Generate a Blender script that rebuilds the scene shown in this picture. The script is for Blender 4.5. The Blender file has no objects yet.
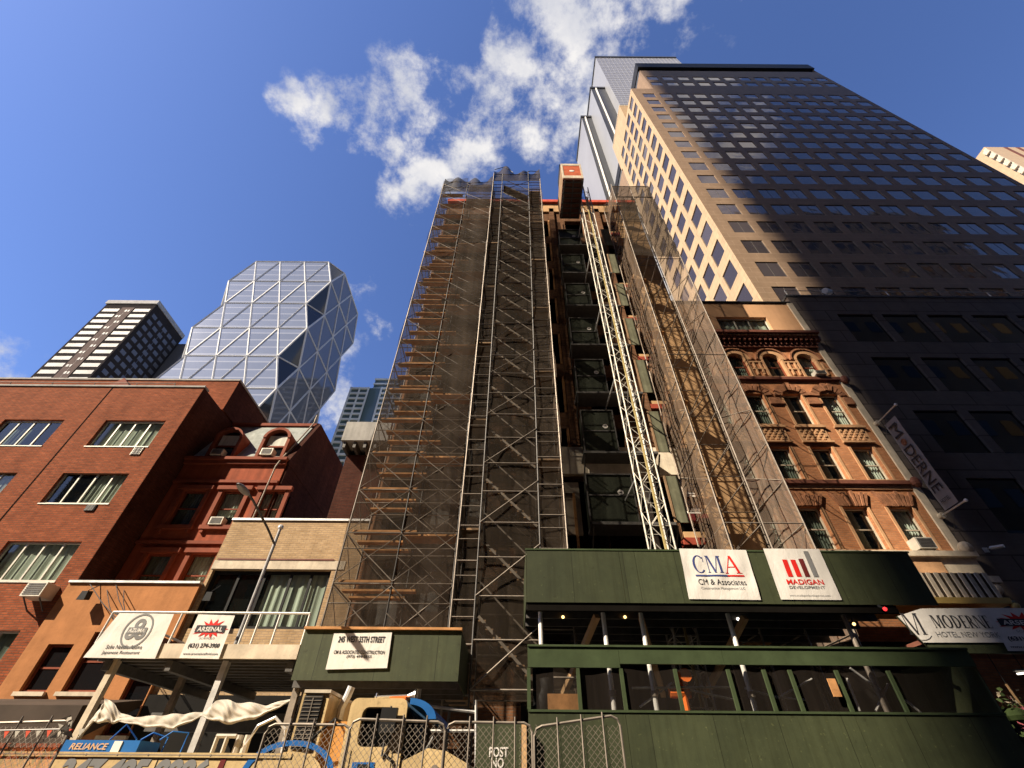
import bpy, bmesh, math, random
from mathutils import Vector, Matrix
random.seed(7)
SC = bpy.context.scene
COL = SC.collection
R = math.radians

# ------------------------------------------------------------------ camera model
F = 439.0; PITCH = R(42.8); ROLL = R(0.45); CX, CY = 516.0, 384.0; CZ = 1.6
def ray(u, v):
    x = (u - CX) / F; y = (CY - v) / F
    c, s = math.cos(ROLL), math.sin(ROLL)
    x, y = x * c - y * s, x * s + y * c
    cp, sp = math.cos(PITCH), math.sin(PITCH)
    return (x, cp - y * sp, sp + y * cp)
def P(u, v, D):                      # a sight line of the photograph met with the plane Y = D
    r = ray(u, v); t = D / r[1]
    return Vector((r[0] * t, D, CZ + r[2] * t))
def PX(u, v, X):
    r = ray(u, v); t = X / r[0]
    return Vector((X, r[1] * t, CZ + r[2] * t))

# ------------------------------------------------------------------ materials
MATS = {}
def new_mat(name):
    m = bpy.data.materials.new(name); m.use_nodes = True
    nt = m.node_tree
    return m, nt, nt.nodes['Principled BSDF'], nt.nodes['Material Output']
def N(nt, t, **kw):
    n = nt.nodes.new(t)
    for k, v in kw.items():
        if k in n.inputs: n.inputs[k].default_value = v
        else: setattr(n, k, v)
    return n
def L(nt, a, b): nt.links.new(a, b)
def c4(c): return (c[0], c[1], c[2], 1.0)
def ramp2(nt, fac, lo, hi, c0, c1):
    r = nt.nodes.new('ShaderNodeValToRGB')
    e = r.color_ramp.elements
    e[0].position = lo; e[0].color = c4(c0); e[1].position = hi; e[1].color = c4(c1)
    L(nt, fac, r.inputs['Fac']); return r.outputs['Color']
def mixc(nt, fac, a, b, mode='MIX'):
    m = nt.nodes.new('ShaderNodeMix'); m.data_type = 'RGBA'; m.blend_type = mode
    for s, v in ((m.inputs[0], fac), (m.inputs[6], a), (m.inputs[7], b)):
        if hasattr(v, 'is_output'): L(nt, v, s)
        elif isinstance(v, (int, float)): s.default_value = v
        else: s.default_value = c4(v)
    return m.outputs[2]

def plain(name, col, rough=0.7, metal=0.0, var=0.25, scale=1.5, bump=0.0, streak=0.0, spec=0.15, dirt=0.0):
    if name in MATS: return MATS[name]
    m, nt, b, o = new_mat(name)
    tc = N(nt, 'ShaderNodeTexCoord')
    n1 = N(nt, 'ShaderNodeTexNoise', Scale=scale, Detail=8.0, Roughness=0.65)
    L(nt, tc.outputs['Object'], n1.inputs['Vector'])
    lo = [c * (1 - var) for c in col]; hi = [min(1, c * (1 + var)) for c in col]
    c = ramp2(nt, n1.outputs['Fac'], 0.3, 0.7, lo, hi)
    if streak > 0:
        mp = N(nt, 'ShaderNodeMapping'); mp.inputs['Scale'].default_value = (5, 5, 0.25)
        L(nt, tc.outputs['Object'], mp.inputs['Vector'])
        n2 = N(nt, 'ShaderNodeTexNoise', Scale=1.0, Detail=6.0, Roughness=0.6)
        L(nt, mp.outputs['Vector'], n2.inputs['Vector'])
        f = ramp2(nt, n2.outputs['Fac'], 0.35, 0.7, (1, 1, 1), (1 - streak,) * 3)
        c = mixc(nt, 1.0, c, f, 'MULTIPLY')
    if dirt > 0:
        n3 = N(nt, 'ShaderNodeTexNoise', Scale=scale * 9, Detail=4.0, Roughness=0.7)
        L(nt, tc.outputs['Object'], n3.inputs['Vector'])
        f = ramp2(nt, n3.outputs['Fac'], 0.55, 0.75, (1, 1, 1), (1 - dirt,) * 3)
        c = mixc(nt, 1.0, c, f, 'MULTIPLY')
    L(nt, c, b.inputs['Base Color'])
    b.inputs['Roughness'].default_value = rough; b.inputs['Metallic'].default_value = metal
    b.inputs['Specular IOR Level'].default_value = spec
    if bump > 0:
        bp = N(nt, 'ShaderNodeBump', Strength=bump, Distance=0.03)
        n4 = N(nt, 'ShaderNodeTexNoise', Scale=scale * 12, Detail=5.0)
        L(nt, tc.outputs['Object'], n4.inputs['Vector'])
        L(nt, n4.outputs['Fac'], bp.inputs['Height']); L(nt, bp.outputs['Normal'], b.inputs['Normal'])
    MATS[name] = m; return m

def wallvec(nt, tc):
    s = N(nt, 'ShaderNodeSeparateXYZ'); L(nt, tc.outputs['Object'], s.inputs[0])
    a = N(nt, 'ShaderNodeMath', operation='ADD'); L(nt, s.outputs[0], a.inputs[0]); L(nt, s.outputs[1], a.inputs[1])
    c = N(nt, 'ShaderNodeCombineXYZ'); L(nt, a.outputs[0], c.inputs[0]); L(nt, s.outputs[2], c.inputs[1])
    return c.outputs[0]

def brick(name, c1, c2, mortar, bw=0.21, rh=0.07, ms=0.012, rough=0.85, stain=0.3, bump=0.5, big=0.35):
    if name in MATS: return MATS[name]
    m, nt, b, o = new_mat(name)
    tc = N(nt, 'ShaderNodeTexCoord'); v = wallvec(nt, tc)
    t = nt.nodes.new('ShaderNodeTexBrick')
    t.inputs['Scale'].default_value = 1.0
    t.inputs['Color1'].default_value = c4(c1); t.inputs['Color2'].default_value = c4(c2); t.inputs['Mortar'].default_value = c4(mortar)
    t.inputs['Brick Width'].default_value = bw; t.inputs['Row Height'].default_value = rh; t.inputs['Mortar Size'].default_value = ms
    t.inputs['Mortar Smooth'].default_value = 0.2
    L(nt, v, t.inputs['Vector'])
    n = N(nt, 'ShaderNodeTexNoise', Scale=0.7, Detail=9.0, Roughness=0.7)
    L(nt, tc.outputs['Object'], n.inputs['Vector'])
    f = ramp2(nt, n.outputs['Fac'], 0.3, 0.72, (1 - stain,) * 3, (1 + stain * 0.4,) * 3)
    c = mixc(nt, 1.0, t.outputs['Color'], f, 'MULTIPLY')
    mp = N(nt, 'ShaderNodeMapping'); mp.inputs['Scale'].default_value = (1.2, 1.2, 6.0)
    L(nt, tc.outputs['Object'], mp.inputs['Vector'])
    n2 = N(nt, 'ShaderNodeTexNoise', Scale=2.2, Detail=6.0, Roughness=0.75)
    L(nt, mp.outputs['Vector'], n2.inputs['Vector'])
    f2 = ramp2(nt, n2.outputs['Fac'], 0.35, 0.68, (1 - big,) * 3, (1.1,) * 3)
    c = mixc(nt, 1.0, c, f2, 'MULTIPLY')
    mp3 = N(nt, 'ShaderNodeMapping'); mp3.inputs['Scale'].default_value = (1.6, 1.6, .10); L(nt, tc.outputs['Object'], mp3.inputs['Vector'])
    n5 = N(nt, 'ShaderNodeTexNoise', Scale=1.0, Detail=7.0, Roughness=.7); L(nt, mp3.outputs['Vector'], n5.inputs['Vector'])
    c = mixc(nt, 1.0, c, ramp2(nt, n5.outputs['Fac'], .42, .75, (1.06,) * 3, (1 - stain,) * 3), 'MULTIPLY')
    L(nt, c, b.inputs['Base Color']); b.inputs['Roughness'].default_value = rough
    b.inputs['Specular IOR Level'].default_value = 0.04
    if bump:
        bp = N(nt, 'ShaderNodeBump', Strength=bump, Distance=0.01); bp.invert = True
        L(nt, t.outputs['Fac'], bp.inputs['Height']); L(nt, bp.outputs['Normal'], b.inputs['Normal'])
    MATS[name] = m; return m

def glass(name, tint=(0.01, 0.012, 0.015), ior=1.6, rough=0.02, clear=0.0, wob=0.0):
    """glazing: a dark body under a sharp reflection; clear > 0 lets what is behind show through"""
    if name in MATS: return MATS[name]
    m, nt, b, o = new_mat(name)
    b.inputs['Base Color'].default_value = c4(tint); b.inputs['Roughness'].default_value = rough
    b.inputs['IOR'].default_value = ior; b.inputs['Specular IOR Level'].default_value = 0.5
    if name == 'tower_glass': b.inputs['Specular Tint'].default_value = (1.0, .66, .46, 1)
    if wob > 0:
        tc = N(nt, 'ShaderNodeNewGeometry'); n = N(nt, 'ShaderNodeTexNoise', Scale=0.35, Detail=2.0)
        L(nt, tc.outputs['Position'], n.inputs['Vector'])
        oi = None if name not in ('tower_glass', 'base_glass') else N(nt, 'ShaderNodeObjectInfo')
        if oi: L(nt, ramp2(nt, oi.outputs['Random'], .55, 1.0, tint, [min(1, c * 1.9 + .004) for c in tint]), b.inputs['Base Color'])
        bp = N(nt, 'ShaderNodeBump', Strength=wob, Distance=0.08)
        L(nt, n.outputs['Fac'], bp.inputs['Height']); L(nt, bp.outputs['Normal'], b.inputs['Normal'])
    if clear > 0:
        t = N(nt, 'ShaderNodeBsdfTransparent'); t.inputs['Color'].default_value = (0.8, 0.88, 0.84, 1)
        g = N(nt, 'ShaderNodeBsdfGlossy', Roughness=rough)
        lw = N(nt, 'ShaderNodeLayerWeight', Blend=0.5); pw = N(nt, 'ShaderNodeMath', operation='POWER'); L(nt, lw.outputs['Facing'], pw.inputs[0]); pw.inputs[1].default_value = 4.0
        fr = N(nt, 'ShaderNodeMath', operation='MULTIPLY_ADD', use_clamp=True); L(nt, pw.outputs[0], fr.inputs[0]); fr.inputs[1].default_value = 0.85; fr.inputs[2].default_value = 0.05
        m1 = N(nt, 'ShaderNodeMixShader'); L(nt, fr.outputs[0], m1.inputs[0]); L(nt, t.outputs[0], m1.inputs[1]); L(nt, g.outputs[0], m1.inputs[2])
        m2 = N(nt, 'ShaderNodeMixShader'); m2.inputs[0].default_value = clear
        L(nt, b.outputs[0], m2.inputs[1]); L(nt, m1.outputs[0], m2.inputs[2]); L(nt, m2.outputs[0], o.inputs['Surface'])
    MATS[name] = m; return m

def netting(name, col, cover=0.55, weave=0.03, streak=0.25):
    """debris netting: woven strands with holes, folds and dirty streaks"""
    if name in MATS: return MATS[name]
    m, nt, b, o = new_mat(name)
    tc = N(nt, 'ShaderNodeTexCoord'); v = wallvec(nt, tc)
    mp = N(nt, 'ShaderNodeMapping'); mp.inputs['Scale'].default_value = (6, 0.35, 1); L(nt, v, mp.inputs['Vector'])
    n = N(nt, 'ShaderNodeTexNoise', Scale=1.0, Detail=6.0, Roughness=0.65); L(nt, mp.outputs['Vector'], n.inputs['Vector'])
    c = ramp2(nt, n.outputs['Fac'], 0.3, 0.7, [x * 0.65 for x in col], [x * 1.3 for x in col])
    L(nt, c, b.inputs['Base Color']); b.inputs['Roughness'].default_value = 0.9; b.inputs['Specular IOR Level'].default_value = 0.1
    n2 = N(nt, 'ShaderNodeTexNoise', Scale=0.8, Detail=5.0, Roughness=0.7); L(nt, mp.outputs['Vector'], n2.inputs['Vector'])
    n3 = N(nt, 'ShaderNodeTexNoise', Scale=1 / weave * 3.0, Detail=1.0); L(nt, v, n3.inputs['Vector'])
    ad = N(nt, 'ShaderNodeMath', operation='MULTIPLY_ADD'); L(nt, n2.outputs['Fac'], ad.inputs[0]); ad.inputs[1].default_value = streak * 2; ad.inputs[2].default_value = cover - streak
    a2 = N(nt, 'ShaderNodeMath', operation='MULTIPLY_ADD'); L(nt, n3.outputs['Fac'], a2.inputs[0]); a2.inputs[1].default_value = 0.3; L(nt, ad.outputs[0], a2.inputs[2])
    a3 = N(nt, 'ShaderNodeMath', operation='SUBTRACT', use_clamp=True); L(nt, a2.outputs[0], a3.inputs[0]); a3.inputs[1].default_value = 0.15
    t = N(nt, 'ShaderNodeBsdfTransparent')
    mx = N(nt, 'ShaderNodeMixShader'); L(nt, a3.outputs[0], mx.inputs[0]); L(nt, t.outputs[0], mx.inputs[1]); L(nt, b.outputs[0], mx.inputs[2])
    L(nt, mx.outputs[0], o.inputs['Surface'])
    MATS[name] = m; return m

def emis(name, col, s):
    if name in MATS: return MATS[name]
    m, nt, b, o = new_mat(name)
    b.inputs['Base Color'].default_value = c4(col); b.inputs['Emission Color'].default_value = c4(col); b.inputs['Emission Strength'].default_value = s
    MATS[name] = m; return m

M = {}
M['asphalt'] = plain('asphalt', (0.05, 0.05, 0.052), 0.9, scale=0.8, bump=0.3)
M['concrete'] = plain('concrete', (0.32, 0.31, 0.29), 0.85, scale=0.8, streak=0.25, dirt=0.2)
M['roofing'] = plain('roofing', (0.12, 0.11, 0.1), 0.9)
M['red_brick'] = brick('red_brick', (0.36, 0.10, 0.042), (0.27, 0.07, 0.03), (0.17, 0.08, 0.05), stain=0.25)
M['shaded_brick'] = brick('shaded_brick', (0.10, 0.034, 0.022), (0.075, 0.025, 0.018), (0.06, 0.034, 0.026), stain=0.4)  # side-wall brick with its shade put into the dark colour
M['brownstone'] = plain('brownstone', (0.30, 0.075, 0.035), 0.85, scale=1.2, streak=0.35, dirt=0.2, bump=0.15)
M['brown_trim'] = plain('brown_trim', (0.20, 0.055, 0.03), 0.8, scale=2, dirt=0.3)
M['slate'] = plain('slate', (0.25, 0.27, 0.25), 0.6, scale=2.5, streak=0.35)
M['tan_brick'] = brick('tan_brick', (0.50, 0.35, 0.20), (0.42, 0.28, 0.15), (0.36, 0.26, 0.17), stain=0.2, big=0.25)
M['orange_stucco'] = plain('orange_stucco', (0.38, 0.165, 0.065), 0.9, scale=1.4, var=0.2, bump=0.2, streak=0.15, dirt=0.15)
M['hotel_brick'] = brick('hotel_brick', (0.50, 0.22, 0.10), (0.42, 0.17, 0.075), (0.36, 0.19, 0.11), stain=0.25, big=0.3)
M['hotel_stone'] = plain('hotel_stone', (0.45, 0.26, 0.14), 0.85, scale=2, dirt=0.25, bump=0.2, streak=0.15)
M['hotel_rough'] = plain('hotel_rough', (0.25, 0.115, 0.062), 0.9, scale=4, var=0.5, bump=0.6)
M['hotel_stucco'] = plain('hotel_stucco', (0.50, 0.29, 0.16), 0.85, scale=0.8, var=0.12, streak=0.1)
M['dark_cornice'] = plain('dark_cornice', (0.14, 0.055, 0.038), 0.6, scale=4, dirt=0.3)
M['cream_stone'] = plain('cream_stone', (0.55, 0.47, 0.36), 0.75, scale=2, dirt=0.25, streak=0.2)
M['work_brick'] = brick('work_brick', (0.30, 0.14, 0.065), (0.22, 0.10, 0.05), (0.2, 0.13, 0.09), stain=0.5, big=0.5)
M['work_tan'] = plain('work_tan', (0.50, 0.31, 0.16), 0.9, scale=0.8, streak=0.3, var=0.25, dirt=0.2)
M['cream_wall'] = plain('cream_wall', (0.62, 0.54, 0.42), 0.8, scale=1.5, streak=0.3, dirt=0.2)
M['dark_void'] = plain('dark_void', (0.008, 0.007, 0.006), 1.0, spec=0.02)
M['deep_shade'] = plain('deep_shade', (0.012, 0.011, 0.010), 0.9, spec=0.1)  # near-black that stands for shade under sheds and canopies
M['steel'] = plain('steel', (0.235, 0.20, 0.165), 0.55, 0.4, scale=6, var=0.3, dirt=0.3)
M['steel_dark'] = plain('steel_dark', (0.10, 0.095, 0.09), 0.6, 0.3, scale=6)
M['galv'] = plain('galv', (0.55, 0.54, 0.52), 0.45, 0.5, scale=5, dirt=0.2)
M['rack_tan'] = plain('rack_tan', (0.38, 0.30, 0.13), 0.6, scale=5, dirt=.4)
M['mast'] = plain('mast', (0.44, 0.41, 0.35), 0.55, 0.2, scale=5, dirt=0.3)
M['lamp_grey'] = plain('lamp_grey', (0.28, 0.27, 0.26), 0.5, 0.3, scale=5, dirt=0.2)
M['pale_frame'] = plain('pale_frame', (0.50, 0.50, 0.48), 0.6, scale=.2, var=.1)
M['white_paint'] = plain('white_paint', (0.75, 0.73, 0.68), 0.55, scale=2, var=0.1, dirt=0.2)
M['sign_white'] = plain('sign_white', (0.64, 0.61, 0.565), 0.6, scale=1.5, var=0.08)
M['plank'] = plain('plank', (0.42, 0.21, 0.085), 0.85, scale=3, var=0.35, dirt=0.3)
M['stair_plank'] = plain('stair_plank', (0.22, 0.14, 0.08), 0.85, scale=3, var=0.35, dirt=0.3)
M['plywood'] = plain('plywood', (0.46, 0.29, 0.15), 0.8, scale=2, var=0.2)
M['green_ply'] = plain('green_ply', (0.038, 0.050, 0.024), 0.5, scale=1.0, var=0.16, streak=0.2, dirt=0.12, spec=0.4)
def painted_ply(name, col):
    m, nt, b, o = new_mat(name); tc = N(nt, 'ShaderNodeTexCoord'); v = wallvec(nt, tc)
    t = nt.nodes.new('ShaderNodeTexBrick'); t.offset = 0.0
    for k, x in (('Scale', 1.0), ('Brick Width', 1.22), ('Row Height', 60.0), ('Mortar Size', .006), ('Mortar Smooth', .1)): t.inputs[k].default_value = x
    t.inputs['Color1'].default_value = c4([c * 1.15 for c in col]); t.inputs['Color2'].default_value = c4([c * .82 for c in col]); t.inputs['Mortar'].default_value = c4([c * .35 for c in col]); L(nt, v, t.inputs['Vector'])
    c = t.outputs['Color']
    for sc, det, lo, hi, a, bb in ((1.1, 9, .3, .7, (.72,) * 3, (1.25, 1.2, 1.15)), (14, 4, .62, .70, (1,) * 3, (2.0, 1.9, 1.7)), (5, 8, .60, .72, (1,) * 3, (.55, .5, .45))):
        n = N(nt, 'ShaderNodeTexNoise', Scale=float(sc), Detail=float(det), Roughness=.7); L(nt, tc.outputs['Object'], n.inputs['Vector']); c = mixc(nt, 1.0, c, ramp2(nt, n.outputs['Fac'], lo, hi, a, bb), 'MULTIPLY')
    mp = N(nt, 'ShaderNodeMapping'); mp.inputs['Scale'].default_value = (9, 9, .5); L(nt, tc.outputs['Object'], mp.inputs['Vector'])
    n = N(nt, 'ShaderNodeTexNoise', Scale=1.0, Detail=7.0, Roughness=.7); L(nt, mp.outputs['Vector'], n.inputs['Vector']); c = mixc(nt, 1.0, c, ramp2(nt, n.outputs['Fac'], .45, .75, (1, 1, 1), (.7, .68, .62)), 'MULTIPLY')
    L(nt, c, b.inputs['Base Color']); b.inputs['Roughness'].default_value = .6; b.inputs['Specular IOR Level'].default_value = .25
    MATS[name] = m; return m
M['green_ply'] = painted_ply('green_ply', (0.042, 0.051, 0.026))
M['green_trim'] = plain('green_trim', (0.045, 0.062, 0.03), 0.5, scale=2.5, var=0.2, dirt=0.2)
M['gate_green'] = plain('gate_green', (0.030, 0.034, 0.023), 0.6, scale=2, var=0.3, streak=0.4, dirt=0.3)
M['screen_green'] = plain('screen_green', (0.13, 0.13, 0.085), 0.7, scale=1.5, var=0.35, streak=0.45)
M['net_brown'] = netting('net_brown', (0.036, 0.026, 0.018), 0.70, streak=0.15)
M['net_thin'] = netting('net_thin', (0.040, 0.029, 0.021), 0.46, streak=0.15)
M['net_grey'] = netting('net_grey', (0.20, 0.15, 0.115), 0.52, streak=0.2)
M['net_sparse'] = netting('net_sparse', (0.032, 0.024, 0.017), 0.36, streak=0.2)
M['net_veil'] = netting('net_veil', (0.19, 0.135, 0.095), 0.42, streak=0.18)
M['net_dark'] = netting('net_dark', (0.04, 0.032, 0.025), 0.78, streak=0.15)
M['net_orange'] = netting('net_orange', (0.50, 0.10, 0.03), 0.35, streak=0.25)
M['screen_mesh'] = netting('screen_mesh', (0.022, 0.017, 0.014), 0.42, streak=0.12)
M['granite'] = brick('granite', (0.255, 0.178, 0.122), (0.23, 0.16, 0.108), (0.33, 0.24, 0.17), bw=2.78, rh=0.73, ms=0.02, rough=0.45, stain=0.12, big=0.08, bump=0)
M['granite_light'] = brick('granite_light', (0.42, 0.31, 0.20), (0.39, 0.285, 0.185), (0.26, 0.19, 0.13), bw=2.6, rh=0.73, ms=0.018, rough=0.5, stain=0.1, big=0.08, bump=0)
M['granite_base'] = brick('granite_base', (0.15, 0.122, 0.105), (0.135, 0.11, 0.095), (0.07, 0.058, 0.05), bw=2.46, rh=0.85, ms=0.03, rough=0.4, stain=0.15, big=0.1, bump=0)
M['dull_brown'] = plain('dull_brown', (0.075, 0.05, 0.042), 0.9, scale=.3)
M['glare_pane'] = plain('glare_pane', (0.33, 0.32, 0.29), 0.6, scale=.15, var=.3)  # window panes with the sun glare put into a pale colour
M['tower_glass'] = glass('tower_glass', (0.042, 0.036, 0.040), 1.85, 0.03, wob=0.25)
M['base_glass'] = glass('base_glass', (0.004, 0.004, 0.004), 1.5, 0.02, wob=0.05)
M['black_glass'] = glass('black_glass', (0.008, 0.008, 0.009), 1.5, 0.03)
M['clear_glass'] = glass('clear_glass', (0.015, 0.018, 0.017), 1.5, 0.02, clear=0.85)
M['curtain'] = plain('curtain', (0.66, 0.66, 0.58), 0.9, scale=1, var=0.1, streak=0.45)
M['curtain_dim'] = plain('curtain_dim', (0.22, 0.23, 0.20), 0.9, scale=1, var=0.2, streak=0.4)
M['curtain_white'] = plain('curtain_white', (0.7, 0.68, 0.62), 0.9, scale=1, var=0.1, streak=0.3)
M['alu'] = plain('alu', (0.52, 0.49, 0.42), 0.5, 0.2, scale=4, var=0.15)
M['black_metal'] = plain('black_metal', (0.02, 0.02, 0.02), 0.5, 0.2)
M['truck_cream'] = plain('truck_cream', (0.56, 0.41, 0.21), 0.45, scale=2, var=0.16, dirt=0.35, streak=0.3, bump=0.08)
M['truck_orange'] = plain('truck_orange', (0.50, 0.24, 0.07), 0.5, scale=2, var=0.15, dirt=0.2)
M['truck_blue'] = plain('truck_blue', (0.02, 0.11, 0.33), 0.4, scale=2, var=0.15)
M['chrome'] = plain('chrome', (0.7, 0.69, 0.66), 0.2, 0.9, var=0.1)
M['orange'] = plain('orange', (0.7, 0.16, 0.03), 0.6, scale=3)
M['red_beam'] = plain('red_beam', (0.26, 0.05, 0.03), 0.8, scale=3, dirt=.3)
M['red'] = plain('red', (0.55, 0.02, 0.015), 0.6, var=0.1)
M['car_panel'] = plain('car_panel', (0.42, 0.10, 0.045), 0.7, scale=3, dirt=.3)
M['red_net'] = plain('red_net', (0.55, 0.09, 0.05), 0.8, scale=2, var=0.3)
M['dark_red'] = plain('dark_red', (0.13, 0.02, 0.02), 0.6, var=0.1)
M['ink'] = plain('ink', (0.035, 0.035, 0.04), 0.6, var=0.1)
M['ink_blue'] = plain('ink_blue', (0.045, 0.06, 0.18), 0.6, var=0.1)
M['ink_grey'] = plain('ink_grey', (0.18, 0.18, 0.18), 0.6, var=0.1)
M['canvas'] = plain('canvas', (0.42, 0.385, 0.33), 0.9, scale=4, var=0.12, dirt=0.15)
M['brown_awning'] = plain('brown_awning', (0.055, 0.04, 0.03), 0.8, scale=1)
M['rubber'] = plain('rubber', (0.02, 0.02, 0.02), 0.9)
nt = M['sign_white'].node_tree; tc_ = N(nt, 'ShaderNodeTexCoord'); mp_ = N(nt, 'ShaderNodeMapping'); mp_.inputs['Rotation'].default_value = (0, .7, 0); mp_.inputs['Scale'].default_value = (1.5, 1.5, .8); L(nt, tc_.outputs['Object'], mp_.inputs['Vector'])
nn_ = N(nt, 'ShaderNodeTexNoise', Scale=2.4, Detail=5.0, Roughness=.6, Distortion=.6); L(nt, mp_.outputs['Vector'], nn_.inputs['Vector']); bp_ = N(nt, 'ShaderNodeBump', Strength=.16, Distance=.10); L(nt, nn_.outputs['Fac'], bp_.inputs['Height']); L(nt, bp_.outputs['Normal'], nt.nodes['Principled BSDF'].inputs['Normal'])
M['banner_grey'] = plain('banner_grey', (0.24, 0.23, 0.225), 0.8, scale=1.5, var=0.12)
M['gold'] = plain('gold', (0.55, 0.38, 0.12), 0.4, 0.4, var=0.2)
M['leafy'] = plain('leafy', (0.06, 0.09, 0.03), 0.8, scale=8)
M['petal'] = plain('petal', (0.6, 0.16, 0.18), 0.8, scale=8, var=0.3)
M['petal_cream'] = plain('petal_cream', (0.7, 0.58, 0.4), 0.8, scale=8, var=0.3)
M['bulb'] = emis('bulb', (1.0, 0.55, 0.2), 1.6)
M['bulb_white'] = emis('bulb_white', (1.0, 0.9, 0.75), 1.5)
M['bulb_red'] = emis('bulb_red', (1.0, 0.03, 0.03), 1.0)

# ------------------------------------------------------------------ mesh builder
class MB:
    def __init__(s): s.v = []; s.f = []; s.k = {}
    def V(s, p):
        s.v.append(Vector(p)); return len(s.v) - 1
    def W(s, p):                                     # welded vertex
        key = (round(p[0], 4), round(p[1], 4), round(p[2], 4))
        if key not in s.k: s.k[key] = s.V(p)
        return s.k[key]
    def poly(s, pts, weld=False):
        s.f.append([(s.W(p) if weld else s.V(p)) for p in pts]); return s
    def box(s, x0, x1, y0, y1, z0, z1):
        x0, x1 = min(x0, x1), max(x0, x1); y0, y1 = min(y0, y1), max(y0, y1); z0, z1 = min(z0, z1), max(z0, z1)
        i = [s.V((x, y, z)) for x in (x0, x1) for y in (y0, y1) for z in (z0, z1)]
        for q in ((0, 1, 3, 2), (4, 6, 7, 5), (0, 4, 5, 1), (2, 3, 7, 6), (0, 2, 6, 4), (1, 5, 7, 3)):
            s.f.append([i[a] for a in q])
        return s
    def beam(s, p, q, w, h, up=(0, 0, 1)):
        p, q = Vector(p), Vector(q); d = (q - p).normalized(); u = Vector(up)
        if abs(d.dot(u)) > 0.98: u = Vector((0, 1, 0))
        a = d.cross(u).normalized() * (w / 2); b = a.cross(d).normalized() * (h / 2)
        i = [s.V(c) for c in (p - a - b, p + a - b, p + a + b, p - a + b, q - a - b, q + a - b, q + a + b, q - a + b)]
        for t in ((0, 3, 2, 1), (4, 5, 6, 7), (0, 1, 5, 4), (1, 2, 6, 5), (2, 3, 7, 6), (3, 0, 4, 7)):
            s.f.append([i[k] for k in t])
        return s
    def bar(s, p, q, r, n=6, r2=None, cap=True):
        p, q = Vector(p), Vector(q); d = (q - p).normalized()
        u = Vector((0, 0, 1)) if abs(d.z) < 0.9 else Vector((1, 0, 0))
        a = d.cross(u).normalized(); b = d.cross(a); r2 = r if r2 is None else r2
        A = []; B = []
        for k in range(n):
            t = 2 * math.pi * k / n; w = a * math.cos(t) + b * math.sin(t)
            A.append(s.V(p + w * r)); B.append(s.V(q + w * r2))
        for k in range(n): s.f.append([A[k], A[(k + 1) % n], B[(k + 1) % n], B[k]])
        if cap: s.f.append(A[::-1]); s.f.append(B)
        return s
    def path(s, pts, r, n=6):
        pts = [Vector(p) for p in pts]; rings = []
        for i, p in enumerate(pts):
            d = (pts[min(i + 1, len(pts) - 1)] - pts[max(i - 1, 0)]).normalized()
            u = Vector((0, 0, 1)) if abs(d.z) < 0.9 else Vector((0, 1, 0))
            a = d.cross(u).normalized(); b = d.cross(a)
            rings.append([s.V(p + (a * math.cos(2 * math.pi * k / n) + b * math.sin(2 * math.pi * k / n)) * r) for k in range(n)])
        for A, B in zip(rings, rings[1:]):
            for k in range(n): s.f.append([A[k], A[(k + 1) % n], B[(k + 1) % n], B[k]])
        s.f.append(rings[0][::-1]); s.f.append(rings[-1]); return s
    def prism(s, pts, vec):                         # closed outline pushed along vec
        vec = Vector(vec); A = [s.V(p) for p in pts]; B = [s.V(Vector(p) + vec) for p in pts]; n = len(pts)
        s.f.append(A[::-1]); s.f.append(B)
        for k in range(n): s.f.append([A[k], A[(k + 1) % n], B[(k + 1) % n], B[k]])
        return s
    def grid(s, fn, nu, nv):
        ix = [[s.V(fn(i / nu, j / nv)) for j in range(nv + 1)] for i in range(nu + 1)]
        for i in range(nu):
            for j in range(nv): s.f.append([ix[i][j], ix[i + 1][j], ix[i + 1][j + 1], ix[i][j + 1]])
        return s
    def sphere(s, c, r, n=10, m=6, sx=1, sy=1, sz=1):
        c = Vector(c)
        return s.grid(lambda a, b: c + Vector((math.cos(a * 2 * math.pi) * math.sin(b * math.pi) * r * sx, math.sin(a * 2 * math.pi) * math.sin(b * math.pi) * r * sy, math.cos(b * math.pi) * r * sz)), n, m)
    def wall(s, f, a0, a1, b0, b1, holes, rec):     # wall with recessed openings, f(a, b, c) -> xyz
        A = sorted({a0, a1, *[h[0] for h in holes], *[h[1] for h in holes]}); B = sorted({b0, b1, *[h[2] for h in holes], *[h[3] for h in holes]})
        A = [a for a in A if a0 <= a <= a1]; B = [b for b in B if b0 <= b <= b1]
        for p, q in zip(A, A[1:]):
            for u, v in zip(B, B[1:]):
                ca, cb = (p + q) / 2, (u + v) / 2
                if any(h[0] < ca < h[1] and h[2] < cb < h[3] for h in holes): continue
                s.poly([f(p, u, 0), f(q, u, 0), f(q, v, 0), f(p, v, 0)], True)
        for h in holes:
            x0, x1, z0, z1 = h[:4]
            for (p, q) in (((x0, z0), (x1, z0)), ((x1, z0), (x1, z1)), ((x1, z1), (x0, z1)), ((x0, z1), (x0, z0))):
                s.poly([f(p[0], p[1], 0), f(q[0], q[1], 0), f(q[0], q[1], rec), f(p[0], p[1], rec)], True)
        return s
    def shell(s, x0, x1, y0, y1, z0, z1, front=(), rec=0.15, left=(), right=()):
        s.wall(lambda a, b, c: (a, y0 + c, b), x0, x1, z0, z1, front, rec)
        s.wall(lambda a, b, c: (x0 + c, a, b), y0, y1, z0, z1, left, rec)
        s.wall(lambda a, b, c: (x1 - c, a, b), y0, y1, z0, z1, right, rec)
        s.poly([(x0, y1, z0), (x1, y1, z0), (x1, y1, z1), (x0, y1, z1)], True)
        s.poly([(x0, y0, z1), (x1, y0, z1), (x1, y1, z1), (x0, y1, z1)], True)
        return s

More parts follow.
